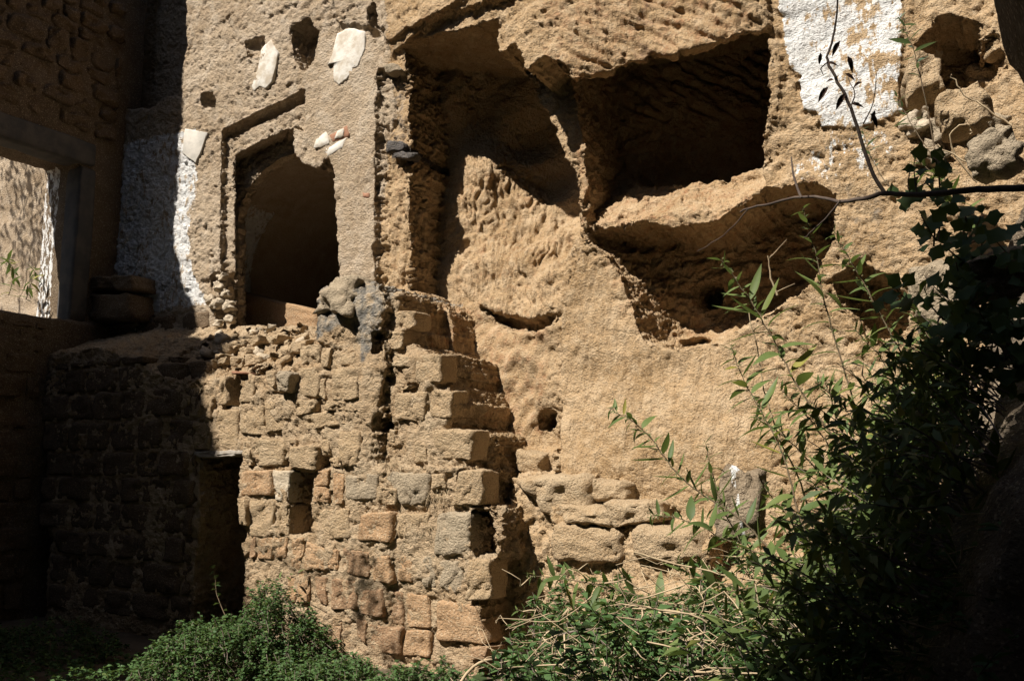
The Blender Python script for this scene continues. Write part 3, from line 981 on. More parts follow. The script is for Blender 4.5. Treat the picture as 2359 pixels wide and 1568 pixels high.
# rubble pieces lying loose in the slope under the window
for i in range(46):
    a, b = random.random(), random.random()
    pxy = (470 + 230 * a, 765 + 80 * b - 20 * a)
    q = on_y([pxy], -.4)[0]
    # march to the rock surface along the sight line
    d = rays([pxy])[0]
    t = (-1.2 - CAM[1]) / d[1]
    for _ in range(200):
        p = CAM + d * t
        hh = h[np.clip(int((p[0] - U0) / DV), 0, len(ug) - 1), np.clip(int((p[2] - Z0) / DV), 0, len(zg) - 1)]
        if p[1] >= hh:
            break
        t += .02
    r = random.choice([.03, .04, .05, .06, .08])
    o = link('loose_stone', rock_mesh('loose_stone', (r * 1.2, r, r * .8), random.choice([M_STONE, M_STONE, M_STONE_PALE]), i, 4))
    o.parent = block_wall
    o.location = p - np.array(block_wall.location)
    o.rotation_euler = (random.uniform(-.5, .5), random.uniform(-.6, .6), random.uniform(0, 6))
o = put_rock('capstone', (803, 690), YB + .12, (.30, .20, .22), M_STONE_GREY, 3, block_wall, 16)
o['label'] = 'grey lichen covered rounded capstone'
c = cp('A', [(530, 822), (690, 832), (690, 860), (535, 858)])
child('brick', block_mesh('brick', on_y(c, YB - .06), (0, 1, 0), .2, M_BRICK, 3, 4, 12, .004), block_wall)['label'] = 'flat red brick fragment'

for i, (pq, yy) in enumerate((([(1168, 1098), (1350, 1092), (1356, 1195), (1250, 1190)], -.40), ([(1354, 1100), (1440, 1112), (1448, 1162), (1358, 1152)], -.34), ([(1280, 1168), (1408, 1170), (1412, 1215), (1288, 1208)], -.5),
                               ([(1378, 1150), (1500, 1160), (1520, 1205), (1412, 1212)], -.5), ([(1440, 1215), (1600, 1222), (1640, 1305), (1450, 1292)], -.66), ([(1176, 1036), (1258, 1045), (1250, 1092), (1182, 1092)], -.12),
                               ([(1264, 1046), (1322, 1055), (1332, 1088), (1262, 1088)], -.14), ([(1262, 1205), (1432, 1212), (1436, 1300), (1262, 1300)], -.5))):
    child('step_stone', block_mesh('step_stone', on_y(pq, yy), (0, 1, .06), .5, M_STONE, 500 + i, 16, 7, .022), ledges)

bq = on_y([(520, 662), (735, 716), (735, 775), (520, 765)], .75)
child('sill_bench', block_mesh('sill_bench', bq, (0, 1, 0), .5, M_STONE_MID, 77, 12, 14, .012), window_wall)

# thin wooden lintel over the dark doorway
for k_, (p0, p1, r) in enumerate((((444, 1046), (562, 1041), .02), ((450, 1051), (540, 1048), .013))):
    a, b = on_y([p0, p1], YB - .03)
    cs = [a + (0, 0, r), b + (0, 0, r), b - (0, 0, r), a - (0, 0, r)]
    child('wood_lintel', block_mesh('wood_lintel', cs, (0, 1, 0), .16, M_WOOD, 31 + k_, 12, 12, .012), block_wall)


# ------------------------------------------------------------------ plaster left on the rendered wall, odd stones
def slab(name, pts, yy, th, mat, parent):
    w = on_y(pts, yy)
    n = len(w)
    c = w.mean(0)
    # subdivided outline with small jitter so that the edge looks broken
    out = []
    for i in range(n):
        a, b = w[i], w[(i + 1) % n]
        for t in (0, .33, .66):
            p = a + (b - a) * t
            out.append(p + np.array([random.uniform(-.008, .008), 0, random.uniform(-.008, .008)]))
    out = np.array(out)
    m = len(out)
    V_ = [c + np.array([0, -.006, 0])] + list(out * .93 + c * .07 + np.array([0, -.004, 0])) + list(out) + list(out + np.array([0, th, 0]))
    T = []
    for i in range(m):
        j = (i + 1) % m
        T.append([0, 1 + j, 1 + i])
        for (p, q) in ((1, 1 + m), (1 + m, 1 + 2 * m)):
            T.append([p + i, p + j, q + j])
            T.append([p + i, q + j, q + i])
    return child(name, mesh_np(name, V_, T, mat, smooth=False), parent)


M_GREYFLAKE = plain('grey_plaster', (0.52, 0.48, 0.42), 0.9, (0.66, 0.60, 0.52), 9, .3, 30)
M_SOOT = rock_mat('sooty_stone', (0.10, 0.09, 0.085), (0.16, 0.14, 0.13), (0.06, 0.055, 0.05), False, 0.8, .2)
f1 = [(623, 93), (639, 119), (635, 154), (626, 189), (612, 206), (597, 199), (584, 212), (579, 199), (595, 157), (602, 115)]
cr2 = lambda L: [(705.5 + .35 * a, .35 * b) for a, b in L]
cr1 = lambda L: [(.35 * a, .35 * b) for a, b in L]
FL = [(f1, M_FLAKE, 'plaster_flake'),
      (cr2([(280, 185), (385, 210), (385, 320), (340, 440), (302, 450), (300, 490), (240, 540), (215, 560), (182, 540), (180, 400), (140, 430), (170, 370), (205, 220)]), M_FLAKE, 'plaster_flake'),
      (cr2([(130, 870), (155, 940), (100, 970), (50, 978), (60, 920)]), M_FLAKE, 'plaster_flake'),
      (cr2([(152, 890), (270, 825), (282, 900), (165, 935)]), M_BRICK, 'brick'),
      (cr2([(200, 865), (245, 845), (245, 900), (185, 915)]), M_FLAKE, 'plaster_flake'),
      (cr2([(120, 985), (260, 908), (240, 970), (140, 1030)]), M_FLAKE, 'plaster_flake'),
      (cr1([(1215, 850), (1365, 870), (1330, 980), (1285, 1075), (1240, 1040), (1200, 1010)]), M_GREYFLAKE, 'plaster_flake'),
      (cr2([(370, 1270), (420, 1275), (415, 1300), (375, 1300)]), M_BRICK, 'brick')]
for i, (pts, mt, nm) in enumerate(FL):
    q = uz(pts, 0)
    ia_, ib_ = np.searchsorted(ug, [q[:, 0].min(), q[:, 0].max()])
    ka_, kb_ = np.searchsorted(zg, [q[:, 1].min(), q[:, 1].max()])
    reg = h[ia_:ib_, ka_:kb_]
    inn = poly_sd(UU[ia_:ib_, ka_:kb_], ZZ[ia_:ib_, ka_:kb_], q) < 0
    yy = np.percentile(reg[inn], 12) + (.004 if i != 4 else -.008)
    slab(nm, pts, yy, .06, mt, window_wall)
for i, (pts, mt) in enumerate(((cr2([(500, 425), (570, 405), (640, 460), (495, 480)]), M_STONE_GREY), (cr2([(520, 925), (625, 920), (640, 985), (520, 1000)]), M_SOOT),
                               (cr2([(560, 1005), (690, 985), (680, 1035), (560, 1040)]), M_SOOT))):
    child('stone', block_mesh('stone', on_y(pts, -.05), (0, 1, 0), .2, mt, 90 + i, 8, 5, .02), window_wall)
cstone = [((508, 660), .06), ((520, 675), .05), ((500, 700), .07), ((528, 705), .06), ((512, 640), .05), ((485, 690), .06), ((530, 735), .05), ((505, 745), .05)]
for i, (pp_, r) in enumerate(cstone):
    put_rock('stone', pp_, .02, (r * 1.2, r, r), M_STONE_PALE, 40 + i, window_wall, 8)


# ------------------------------------------------------------------ side wall on the left with its doorway; it runs on out of the picture
def vox(F, org, dv, amp, sd=0, sm=2):
    P, Q = surface_nets(F.astype(np.float32))
    V = np.asarray(org, np.float32) + P * dv
    V = smooth(V, Q, sm, .6)
    N = normals(V, Q)
    x, y, z = V.T
    n1, n2, n3 = perlin(x * 3, y * 3, z * 3, 80 + sd), perlin(x * 8, y * 8, z * 8, 81 + sd), perlin(x * 17, y * 17, z * 17, 82 + sd)
    s1 = sstep(-.03, .08, n1 + .5 * n2 + .25 * n3)
    return V + N * (amp * (n1 * .8 + .6 * n2 + .45 * n3 - 1.0 * s1))[:, None], Q


XL = -9.8


def on_x(pts, xx):
    d = rays(pts)
    t = (xx - CAM[0]) / d[:, 0]
    return CAM + d * t[:, None]


dv = .05
xs, ys, zs = np.arange(-10.75, -9.5, dv), np.arange(-9.6, .35, dv), np.arange(-.4, 13.2, dv)
X3, Y3, Z3 = xs[:, None, None], ys[None, :, None], zs[None, None, :]
Yg, Zg = np.meshgrid(ys, zs, indexing='ij')
xf = XL + .05 * fbm(Yg * .9, 3, Zg * .9, 3, 90) + np.where(Zg < on_x([(185, 742)], XL)[0][2], .09, 0)
jamb = on_x([(185, 375), (185, 742)], XL)
zl0, zs0 = jamb[0, 2], jamb[1, 2]
yj = jamb[0, 1]
topz = np.interp(ys, [-9.6, -8.9, -8.8, -6.9, -6.5, -5.6, -4.4, -3.7, -2.75, -2.6, 1], [11.5, 11.6, 11.8, 11.8, 11.2, 9.8, 8.8, 8.5, 8.0, 13, 13])  # unseen top, stepped to shape the shadow edge on the main wall
topz = topz + .18 * fbm(ys * 1.5, 0, 0, 3, 95)
F3 = np.maximum(X3 - xf[None], -10.55 - X3)
F3 = np.maximum(F3, Z3 - topz[None, :, None])
endw = -3.6 + .12 * fbm(zs * .9, 0, 0, 4, 96)
doorc = np.maximum(np.maximum(Y3 - yj, (yj - 1.25) - Y3), np.maximum(Z3 - zl0, zs0 - Z3)) + 0 * X3
F3 = np.maximum(F3, -doorc)
tall = np.maximum(endw[None, None, :] - Y3, 0)

V2, Q2 = vox(F3, (-10.75, -9.6, -.4), dv, .02, 1)
side_wall = thing('side_wall', (XL, -1, 0), 'shaded masonry wall with a stone framed doorway on the left', 'wall')
M_SIDE = rock_mat('shade_darkened_wall', (0.17, 0.12, 0.075), (0.13, 0.095, 0.065), (0.20, 0.145, 0.095), True)  # base colour darkened to deepen the shade on this wall
mk2 = np.zeros((len(V2), 4), np.float32)
far_j = (V2[:, 0] < -10.2) & (V2[:, 1] > yj - .15) & (V2[:, 1] < yj + .1) & (V2[:, 2] > zs0 - .1) & (V2[:, 2] < zl0)
mk2[far_j, 0] = .5
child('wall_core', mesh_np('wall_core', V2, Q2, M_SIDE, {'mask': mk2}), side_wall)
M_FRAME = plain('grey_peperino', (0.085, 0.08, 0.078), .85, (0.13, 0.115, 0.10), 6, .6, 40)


def side_block(name, y0, y1, z0, z1, dep, mat, seed, n=8, proud=.03, parent=None, kk=9, amp=.012):
    x_ = XL + proud
    cs = [(x_, y0, z1), (x_, y1, z1), (x_, y1, z0), (x_, y0, z0)]
    return child(name, block_mesh(name, cs, (-1, 0, 0), dep, mat, seed, n, kk, amp), parent or side_wall)


ltop = on_x([(227, 338), (120, 291)], XL)
lbot = on_x([(227, 381), (185, 368)], XL)
side_block('lintel', yj - 1.5, ltop[0, 1] - .02, zl0 - .01, ltop[0, 2], .34, M_FRAME, 1, 12, .05, None, 14, .006)
side_block('jamb', yj - .005, ltop[0, 1] - .02, zs0 - .05, zl0 - .014, .30, M_FRAME, 2, 12, .045, None, 14, .006)
side_block('jamb', yj - 1.5, yj - 1.24, zs0 - .05, zl0 - .014, .30, M_FRAME, 3, 12, .045, None, 14, .006)
# coursed stones above the lintel and under the sill of that wall
sid = 0


def courses(z0, z1, y0, y1, hmin, hmax, wmin, wmax, fn, gap=.015):
    global sid
    zc = z0
    while zc < z1 - .05:
        hh = min(random.uniform(hmin, hmax), z1 - zc)
        a = y0 + random.uniform(-.2, 0)
        while a < y1:
            ww = random.uniform(wmin, wmax)
            b = min(a + ww, y1)
            if b - a > .08:
                sid += 1
                fn(a + gap * .5, b - gap * .5, zc + gap * .5, zc + hh - gap * .5, sid)
            a += ww
        zc += hh


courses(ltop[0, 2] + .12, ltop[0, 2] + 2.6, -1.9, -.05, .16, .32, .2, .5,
        lambda a, b, c, d, s: side_block('stone', a, b, c, d, .2, M_SHADESTONE, s, 8, random.uniform(.02, .07), None, 4, .03))
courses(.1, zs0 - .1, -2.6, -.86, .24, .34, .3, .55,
        lambda a, b, c, d, s: side_block('stone', a, b, c, d, .2, M_SHADESTONE, s, 8, random.uniform(.10, .14), None, 7, .015))


# the shaded lower masonry between the corner and the dark doorway
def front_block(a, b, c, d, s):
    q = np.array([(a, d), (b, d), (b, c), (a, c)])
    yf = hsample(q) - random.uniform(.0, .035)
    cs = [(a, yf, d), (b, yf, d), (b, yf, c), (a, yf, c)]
    child('stone', block_mesh('stone', cs, (0, 1, 0), .2, M_SHADESTONE, s, 8, 8, .014), block_wall)


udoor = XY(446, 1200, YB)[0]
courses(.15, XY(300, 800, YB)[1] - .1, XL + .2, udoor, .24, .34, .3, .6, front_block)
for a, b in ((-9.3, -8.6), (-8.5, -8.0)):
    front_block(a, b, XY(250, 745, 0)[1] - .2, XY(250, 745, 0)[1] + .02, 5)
# small shelf of stones left in the corner under the white plaster
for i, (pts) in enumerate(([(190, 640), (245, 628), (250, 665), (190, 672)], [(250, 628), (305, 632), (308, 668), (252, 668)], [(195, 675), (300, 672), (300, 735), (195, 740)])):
    child('stone', block_mesh('stone', on_y(pts, -.28), (0, 1, 0), .4, M_SHADESTONE, 300 + i, 8, 7, .02), window_wall)

# the wall of the next yard, seen through the doorway
wy = np.arange(-19, -10.4, .06)
wz = np.arange(-.4, 6.5, .06)
A_, B_ = np.meshgrid(wy, wz, indexing='ij')
hy = .35 + .08 * fbm(A_ * .8, 2, B_ * .8, 3, 97) + .03 * fbm(A_ * 4, 2, B_ * 4, 3, 98)
VV = np.stack([A_, hy, B_], -1).reshape(-1, 3)
nI, nK = A_.shape
ii, kk_ = np.meshgrid(np.arange(nI - 1), np.arange(nK - 1), indexing='ij')
base = (ii * nK + kk_).ravel()
QQ = np.stack([base, base + nK, base + nK + 1, base + 1], 1)
far_wall = tag(link('yard_wall', mesh_np('yard_wall', VV, QQ, M_WALL, {'mask': np.zeros((len(VV), 4))})),
               'sunlit rough wall of the next yard seen through the left doorway', 'wall')

# ------------------------------------------------------------------ ground, unseen walls added against sky fill, passage over the camera
gx, gy = np.arange(-24, 16, .25), np.arange(-26, .6, .25)
A_, B_ = np.meshgrid(gx, gy, indexing='ij')
gz = .05 * fbm(A_ * .6, B_ * .6, 0, 3, 99) + .02 * fbm(A_ * 3, B_ * 3, 0, 2, 100)
VV = np.stack([A_, B_, gz], -1).reshape(-1, 3)
nI, nK = A_.shape
ii, kk_ = np.meshgrid(np.arange(nI - 1), np.arange(nK - 1), indexing='ij')
base = (ii * nK + kk_).ravel()
ground = link('ground', mesh_np('ground', VV, np.stack([base, base + nK, base + nK + 1, base + 1], 1), M_SOIL))
ground['kind'] = 'structure'
big = bpy.data.meshes.new('terrain')
big.from_pydata([(-400, -400, -.3), (400, -400, -.3), (400, 400, -.3), (-400, 400, -.3)], [], [(0, 1, 2, 3)])
big.materials.append(M_SOIL)
terr = link('terrain', big)
terr['kind'] = 'structure'

# unseen walls added round the court to block sky light and sun
def blocker_wall(name, x0, x1, y0, y1, zt, label):
    nx_, nz_ = max(2, int(max(x1 - x0, y1 - y0) / .5)), int(zt / .5)
    t = np.linspace(0, 1, nx_ + 1)
    zz_ = np.linspace(-.3, zt, nz_ + 1)
    T_, Z_ = np.meshgrid(t, zz_, indexing='ij')
    X_, Y_ = x0 + T_ * (x1 - x0), y0 + T_ * (y1 - y0)
    w_ = .25 * fbm(X_ * .5, Y_ * .5, Z_ * .5, 3, 130)
    nrm = np.array([-(y1 - y0), x1 - x0]) / math.hypot(x1 - x0, y1 - y0)
    front = np.stack([X_ + nrm[0] * w_, Y_ + nrm[1] * w_, Z_ + .4 * fbm(X_ * .6, Y_ * .6, 0, 3, 131) * (Z_ / zt)], -1).reshape(-1, 3)
    back = front + np.array([-nrm[0], -nrm[1], 0]) * .8
    n_, m_ = T_.shape
    i_, j_ = np.meshgrid(np.arange(n_ - 1), np.arange(m_ - 1), indexing='ij')
    b_ = (i_ * m_ + j_).ravel()
    q_ = np.stack([b_, b_ + m_, b_ + m_ + 1, b_ + 1], 1)
    o_ = n_ * m_
    top = np.array([[i * m_ + m_ - 1, (i + 1) * m_ - 1 + m_, (i + 1) * m_ - 1 + m_ + o_, i * m_ + m_ - 1 + o_] for i in range(n_ - 1)])
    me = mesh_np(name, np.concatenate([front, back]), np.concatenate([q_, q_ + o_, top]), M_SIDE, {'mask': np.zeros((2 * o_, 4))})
    o = link(name, me)
    o['kind'] = 'structure'
    return o


blocker_wall('rear_blocker', -10.2, -4.9, -13.5, -13.5, 13.0, '')
blocker_wall('high_rear_blocker', -4.4, 4.5, -13.3, -13.3, 24.0, '')
blocker_wall('right_blocker', 3.6, 3.6, -13.5, .5, 22.0, '')
blocker_wall('left_blocker', -10.2, -10.2, -9.4, -13.5, 12.7, '')

# rubble bank on the right, under the ivy
dv = .045
xs, ys, zs = np.arange(-2.6, 2.4, dv), np.arange(-5.6, .5, dv), np.arange(-.3, 5.2, dv)
X3, Y3, Z3 = xs[:, None, None], ys[None, :, None], zs[None, None, :]
xb = -.22 + .10 * np.clip(-Y3 - .5, -.5, 9) + np.where(Z3 < 1.9, (Z3 - 1.9) * .50, (Z3 - 1.9) * .30)
lump = .22 * fbm(X3 * .9, Y3 * .9, Z3 * .9, 3, 110) + .1 * np.abs(perlin(X3 * 2.6, Y3 * 2.6, Z3 * 2.6, 112))
F3 = (xb - X3) * .8 + lump
F3 = np.maximum(F3, (-4.1 - Y3) * .8 + .5 * lump)
F3 = np.maximum(F3, Z3 - (4.3 + .3 * Y3 + .3 * perlin(X3 * 1.2, Y3 * 1.2, 0 * Z3, 113)))
V2, Q2 = vox(F3, (-2.6, -5.6, -.3), dv, .03, 3)
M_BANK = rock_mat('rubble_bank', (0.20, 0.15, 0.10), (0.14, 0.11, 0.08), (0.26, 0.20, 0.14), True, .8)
mk2 = np.zeros((len(V2), 4), np.float32)
mk2[:, 1] = .35
bank = link('rubble_bank', mesh_np('rubble_bank', V2, Q2, M_BANK, {'mask': mk2}))
bank['kind'] = 'structure'

# mouth of the passage the view is taken from: vault overhead and the jamb that enters the picture top right
dv = .07
xs, ys, zs = np.arange(-2.4, 3.4, dv), np.arange(-10.5, -3.6, dv), np.arange(-.3, 6.2, dv)
X3, Y3, Z3 = xs[:, None, None], ys[None, :, None], zs[None, None, :]
lump = .15 * fbm(X3 * 1.1, Y3 * 1.1, Z3 * 1.1, 3, 120)
roof = np.maximum(np.maximum(4.0 - Z3, Z3 - 4.75), np.maximum(np.maximum(-1.2 - X3, X3 - 3.2), np.maximum(-10.3 - Y3, Y3 + 5.3)))
pier = np.maximum(np.maximum(2.2 - X3, X3 - 3.2), np.maximum(-10.3 - Y3, Y3 + 5.4))
pier = np.maximum(pier, Z3 - 5)
jq = uz([(2268, -500), (2275, 0), (2296, 120), (2340, 215), (2366, 330), (2420, 420), (2900, 420), (2900, -500)], -4.5)
XJ, ZJ = np.meshgrid(xs, zs, indexing='ij')
jam = np.maximum(poly_sd(XJ, ZJ, jq)[:, None, :], np.abs(Y3 + 4.75) - .35)
F3 = np.minimum(np.minimum(roof, pier) + lump, jam + .1 * lump)
V2, Q2 = vox(F3, (-2.4, -10.5, -.3), dv, .02, 5)
mk2 = np.zeros((len(V2), 4), np.float32)
passage = tag(link('rock_arch', mesh_np('rock_arch', V2, Q2, M_BANK, {'mask': mk2})), 'dark rough rock jamb in the upper right corner, close to the viewer', 'rock')

# ------------------------------------------------------------------ plants
def leaf_mat(name, c1, c2, c3, trans=.3):
    k = NT(name)
    r = k.n('ShaderNodeObjectInfo').outputs['Random']
    p = k.n('ShaderNodeNewGeometry')
    rr = k.math('FRACT', k.math('ADD', r, k.math('MULTIPLY', p.outputs['Random Per Island'], 1.0)))
    c = k.mix(k.ramp(rr, 0, .6), c1, c2)
    c = k.mix(k.ramp(rr, .9, 1.0), c, c3)
    c = k.mix(k.ramp(k.noise(p.outputs['Position'], 30, 2), .4, .7, 0, .35), c, c1)
    k.put(k.b.inputs['Base Color'], c)
    k.b.inputs['Roughness'].default_value = .55
    k.b.inputs['Specular IOR Level'].default_value = .3
    tr = k.n('ShaderNodeBsdfTranslucent')
    k.put(tr.inputs['Color'], k.mix(.5, c, (.16, .22, .03)))
    mx = k.n('ShaderNodeMixShader')
    mx.inputs[0].default_value = trans
    k.t.links.new(k.b.outputs[0], mx.inputs[1])
    k.t.links.new(tr.outputs[0], mx.inputs[2])
    k.t.links.new(mx.outputs[0], k.t.nodes['Material Output'].inputs['Surface'])
    return k.m


M_LEAF = leaf_mat('weed_leaf', (0.085, 0.125, 0.035), (0.14, 0.185, 0.055), (0.32, 0.28, 0.06))
M_LEAFB = leaf_mat('blue_green_leaf', (0.085, 0.135, 0.085), (0.13, 0.185, 0.12), (0.30, 0.25, 0.05))
M_IVY = leaf_mat('ivy_leaf', (0.06, 0.115, 0.04), (0.09, 0.15, 0.055), (0.15, 0.19, 0.06), .25)
M_BUSH = leaf_mat('shrub_leaf', (0.05, 0.105, 0.03), (0.095, 0.165, 0.055), (0.16, 0.20, 0.06), .25)
M_FLOWER = leaf_mat('seed_cluster', (0.17, 0.20, 0.08), (0.24, 0.26, 0.12), (0.25, 0.17, 0.10), .2)
M_STEM = plain('weed_stem', (0.11, 0.085, 0.05), .8, (0.17, 0.12, 0.075), 15)
M_DRY = plain('dry_stem', (0.52, 0.40, 0.25), .85, (0.40, 0.29, 0.18), 10)
M_DRYD = plain('grey_dry_stem', (0.28, 0.22, 0.18), .9, (0.20, 0.15, 0.12), 10)
M_BARK = plain('dark_bark', (0.075, 0.055, 0.045), .9, (0.12, 0.09, 0.07), 18)


def leaf_geo(L, Wd, fold=.18, curl=.25, lobes=0, ns=6):
    """one leaf along +X with a folded midrib, bent downwards"""
    vs, qs = [], []
    for i in range(ns + 1):
        t = i / ns
        if lobes:
            w = Wd * (math.sin(math.pi * min(1, t * .92 + .08)) ** .8) * (1 + .35 * math.cos(t * math.pi * 4))
        else:
            w = Wd * (math.sin(math.pi * t ** .75) ** .9 if 0 < t < 1 else 0.02)
        x_, z_ = L * t, -curl * L * t * t
        vs += [(x_, -w, z_ + fold * w), (x_, 0, z_), (x_, w, z_ + fold * w)]
        if i:
            a = 3 * (i - 1)
            qs += [(a, a + 3, a + 4, a + 1), (a + 1, a + 4, a + 5, a + 2)]
    return np.array(vs), np.array(qs)


LEAVES = {}
for nm, (L, Wd, fo, cu, lo, mt) in {'long': (.11, .012, .25, .22, 0, M_LEAF), 'long2': (.095, .015, .2, .45, 0, M_LEAF), 'long3': (.12, .013, .4, -.15, 0, M_LEAF),
                                   'blue': (.10, .012, .3, .1, 0, M_LEAFB), 'ivy': (.075, .040, .12, .15, 1, M_IVY), 'ivy2': (.06, .034, .2, .3, 1, M_IVY)}.items():
    vs, qs = leaf_geo(L, Wd, fo, cu, lo)
    LEAVES[nm] = mesh_np('leaf', vs, qs, mt)


def tube(pts, r0, r1, sides=6, wob=0.0):
    pts = np.asarray(pts, float)
    if wob:
        pts = pts + RNG.normal(0, wob, pts.shape) * np.linspace(.2, 1, len(pts))[:, None]
    n = len(pts)
    vs, qs = [], []
    for i in range(n):
        d = pts[min(i + 1, n - 1)] - pts[max(i - 1, 0)]
        d /= np.linalg.norm(d) + 1e-9
        a = np.cross(d, (0.31, .2, .93))
        a /= np.linalg.norm(a) + 1e-9
        b = np.cross(d, a)
        r = r0 + (r1 - r0) * i / (n - 1)
        for k in range(sides):
            an = 2 * math.pi * k / sides
            vs.append(pts[i] + (a * math.cos(an) + b * math.sin(an)) * r)
        if i:
            for k in range(sides):
                k2 = (k + 1) % sides
                o = (i - 1) * sides
                qs.append((o + k, o + k2, o + sides + k2, o + sides + k))
    return np.array(vs), np.array(qs)


def join(parts):
    V_, Q_, o = [], [], 0
    for v, q in parts:
        V_.append(v)
        Q_.append(q + o)
        o += len(v)
    return np.concatenate(V_), np.concatenate(Q_)


def spline(pts, per=5):
    pts = np.asarray(pts, float)
    out = []
    n = len(pts)
    for i in range(n - 1):
        p0, p1, p2, p3 = pts[max(i - 1, 0)], pts[i], pts[i + 1], pts[min(i + 2, n - 1)]
        for k in range(per):
            t = k / per
            out.append(.5 * (2 * p1 + (p2 - p0) * t + (2 * p0 - 5 * p1 + 4 * p2 - p3) * t * t + (3 * p1 - p0 - 3 * p2 + p3) * t ** 3))
    out.append(pts[-1])
    return np.array(out)


def frame(d, up):
    x_ = d / (np.linalg.norm(d) + 1e-9)
    y_ = np.cross(up, x_)
    y_ /= np.linalg.norm(y_) + 1e-9
    z_ = np.cross(x_, y_)
    return np.stack([x_, y_, z_], 1)


def add_leaf(parent, kind, pos, d, up, sc, name='leaf'):
    o = link(name, LEAVES[kind])
    o.parent = parent
    M = Matrix(frame(d, up).tolist()).to_4x4()
    o.matrix_local = Matrix.Translation(Vector(pos) - parent.location) @ M @ Matrix.Scale(sc, 4)
    return o


def bits(centres, size, cnt, seed):
    """tiny leafy flecks round the given points, joined"""
    rg = np.random.default_rng(seed)
    vs, qs = [], []
    for c in centres:
        for _ in range(cnt):
            p = c + rg.normal(0, size * .8, 3)
            a, b = rg.normal(0, 1, 3), rg.normal(0, 1, 3)
            a /= np.linalg.norm(a)
            b = np.cross(a, b)
            b /= np.linalg.norm(b)
            o = len(vs)
            vs += [p, p + (a + .5 * b) * size * .7, p + a * size * 1.5, p + (a - .5 * b) * size * .7]
            qs.append((o, o + 1, o + 2, o + 3))
    return np.array(vs), np.array(qs)


def weed(pxs, dist, label, n_leaf=26, sc=1.0, kinds=('long', 'long2', 'long3'), group='weeds leaning in from the right', r=.0055, clusters=True, tip_from=.12):
    if isinstance(dist, (int, float)):
        dist = np.linspace(dist * 1.0, dist * 1.06, len(pxs))
    w = spline(at_dist(pxs, dist), 5)
    root = thing('weed', w[0], label, 'weed', group)
    v, q = tube(w, r, r * .35, 6, .004)
    child('stem', mesh_np('stem', v, q, M_STEM), root)
    n = len(w)
    n_leaf, sc = int(n_leaf * (1.45 if clusters else 1)), sc * (1.22 if clusters else 1)
    for i in range(n_leaf):
        t = tip_from + (1 - tip_from) * (i / max(n_leaf - 1, 1)) ** .85
        k = min(int(t * (n - 1)), n - 2)
        p = w[k] + (w[k + 1] - w[k]) * (t * (n - 1) - k)
        ax = w[k + 1] - w[k]
        ax /= np.linalg.norm(ax)
        ph = i * 2.4 + random.uniform(-.5, .5)
        a = np.cross(ax, (0, 0, 1))
        a /= np.linalg.norm(a) + 1e-9
        b = np.cross(ax, a)
        side = a * math.cos(ph) + b * math.sin(ph)
        d = side + ax * random.uniform(.15, .8) + np.array([0, 0, random.uniform(-.35, .25)])
        s_ = sc * random.uniform(.5, 1.3) * (1.0 - .55 * max(0, t - .75) / .25)
        add_leaf(root, random.choice(kinds), p, d, np.array([random.uniform(-.5, .5), random.uniform(-.6, .2), 1.0]), s_)
    if clusters:
        cs = [w[k] for k in range(int(n * .35), n)]
        v, q = bits(cs, .009, 7, int(dist[0] * 1000) + n_leaf)
        o = child('seed_clusters', mesh_np('seed_clusters', v, q, M_FLOWER, smooth=False), root)
        o['kind'] = 'stuff'
    return root


weed([(1830, 1330), (1760, 1250), (1700, 1190), (1620, 1140), (1560, 1090), (1500, 1010), (1450, 965), (1405, 940)], 4.2, 'leafy weed whose tip reaches farthest left across the pale rock slope', 36, .98)
weed([(1880, 1300), (1840, 1180), (1800, 1040), (1755, 950), (1715, 880), (1685, 800)], 4.0, 'upright leafy weed ending just under the dark scooped hollow', 26, 1.1)
weed([(2080, 1230), (1960, 1060), (1880, 950), (1820, 860), (1770, 760), (1720, 680), (1660, 600)], 4.0, 'long leafy weed with its tip in front of the small square hole', 34, 1.2)
weed([(2070, 1180), (1990, 1000), (1950, 870), (1900, 700), (1880, 600), (1850, 480)], 4.4, 'tall dark stemmed weed standing highest in front of the scooped hollow', 24, 1.2)
weed([(2260, 1180), (2150, 960), (2080, 820), (2020, 710), (1970, 620), (1920, 540)], 4.2, 'thin dark weed leaning across the smooth rock below the bare branch', 26, 1.0)
weed([(2000, 1400), (1900, 1330), (1800, 1290), (1690, 1250), (1590, 1200), (1500, 1185)], 3.9, 'broad leaved weed reaching left over the worn rock steps', 30, 1.02, ('long3', 'long2'))
weed([(1760, 1480), (1600, 1410), (1450, 1365), (1320, 1335), (1215, 1325)], 4.4, 'low weed pointing left at the foot of the block wall', 30, 1.02, ('long2', 'long'))
weed([(1700, 1590), (1500, 1490), (1400, 1440), (1300, 1420), (1190, 1405)], 4.6, 'lowest weed spreading beside the block wall corner', 28, 1.15)
weed([(1990, 1330), (1930, 1180), (1880, 1080), (1800, 1000), (1740, 960)], 4.3, 'bushy weed in the middle of the thicket beside the white lichen boulder', 30, 1.15)
weed([(2150, 1330), (2060, 1180), (2000, 1050), (1960, 960), (1880, 880)], 4.1, 'dense weed half in shade before the dark bank', 30, 1.1)
weed([(2300, 1300), (2220, 1150), (2160, 1020), (2090, 930), (2000, 860)], 3.7, 'shaded weed against the black bank at the right edge', 28, 1.1)
weed([(1900, 1420), (1780, 1330), (1700, 1240), (1650, 1130), (1625, 1020)], 4.5, 'weed rising in front of the white lichen boulder', 26, 1.0)
weed([(2120, 1500), (1980, 1400), (1860, 1360), (1760, 1350), (1640, 1370)], 3.6, 'weed with drooping leaves over the pale dry stalks', 26, 1.1)
weed([(2330, 1450), (2240, 1340), (2140, 1270), (2060, 1240), (1980, 1210)], 3.4, 'darkest weed low at the right edge of the thicket', 24, 1.1)
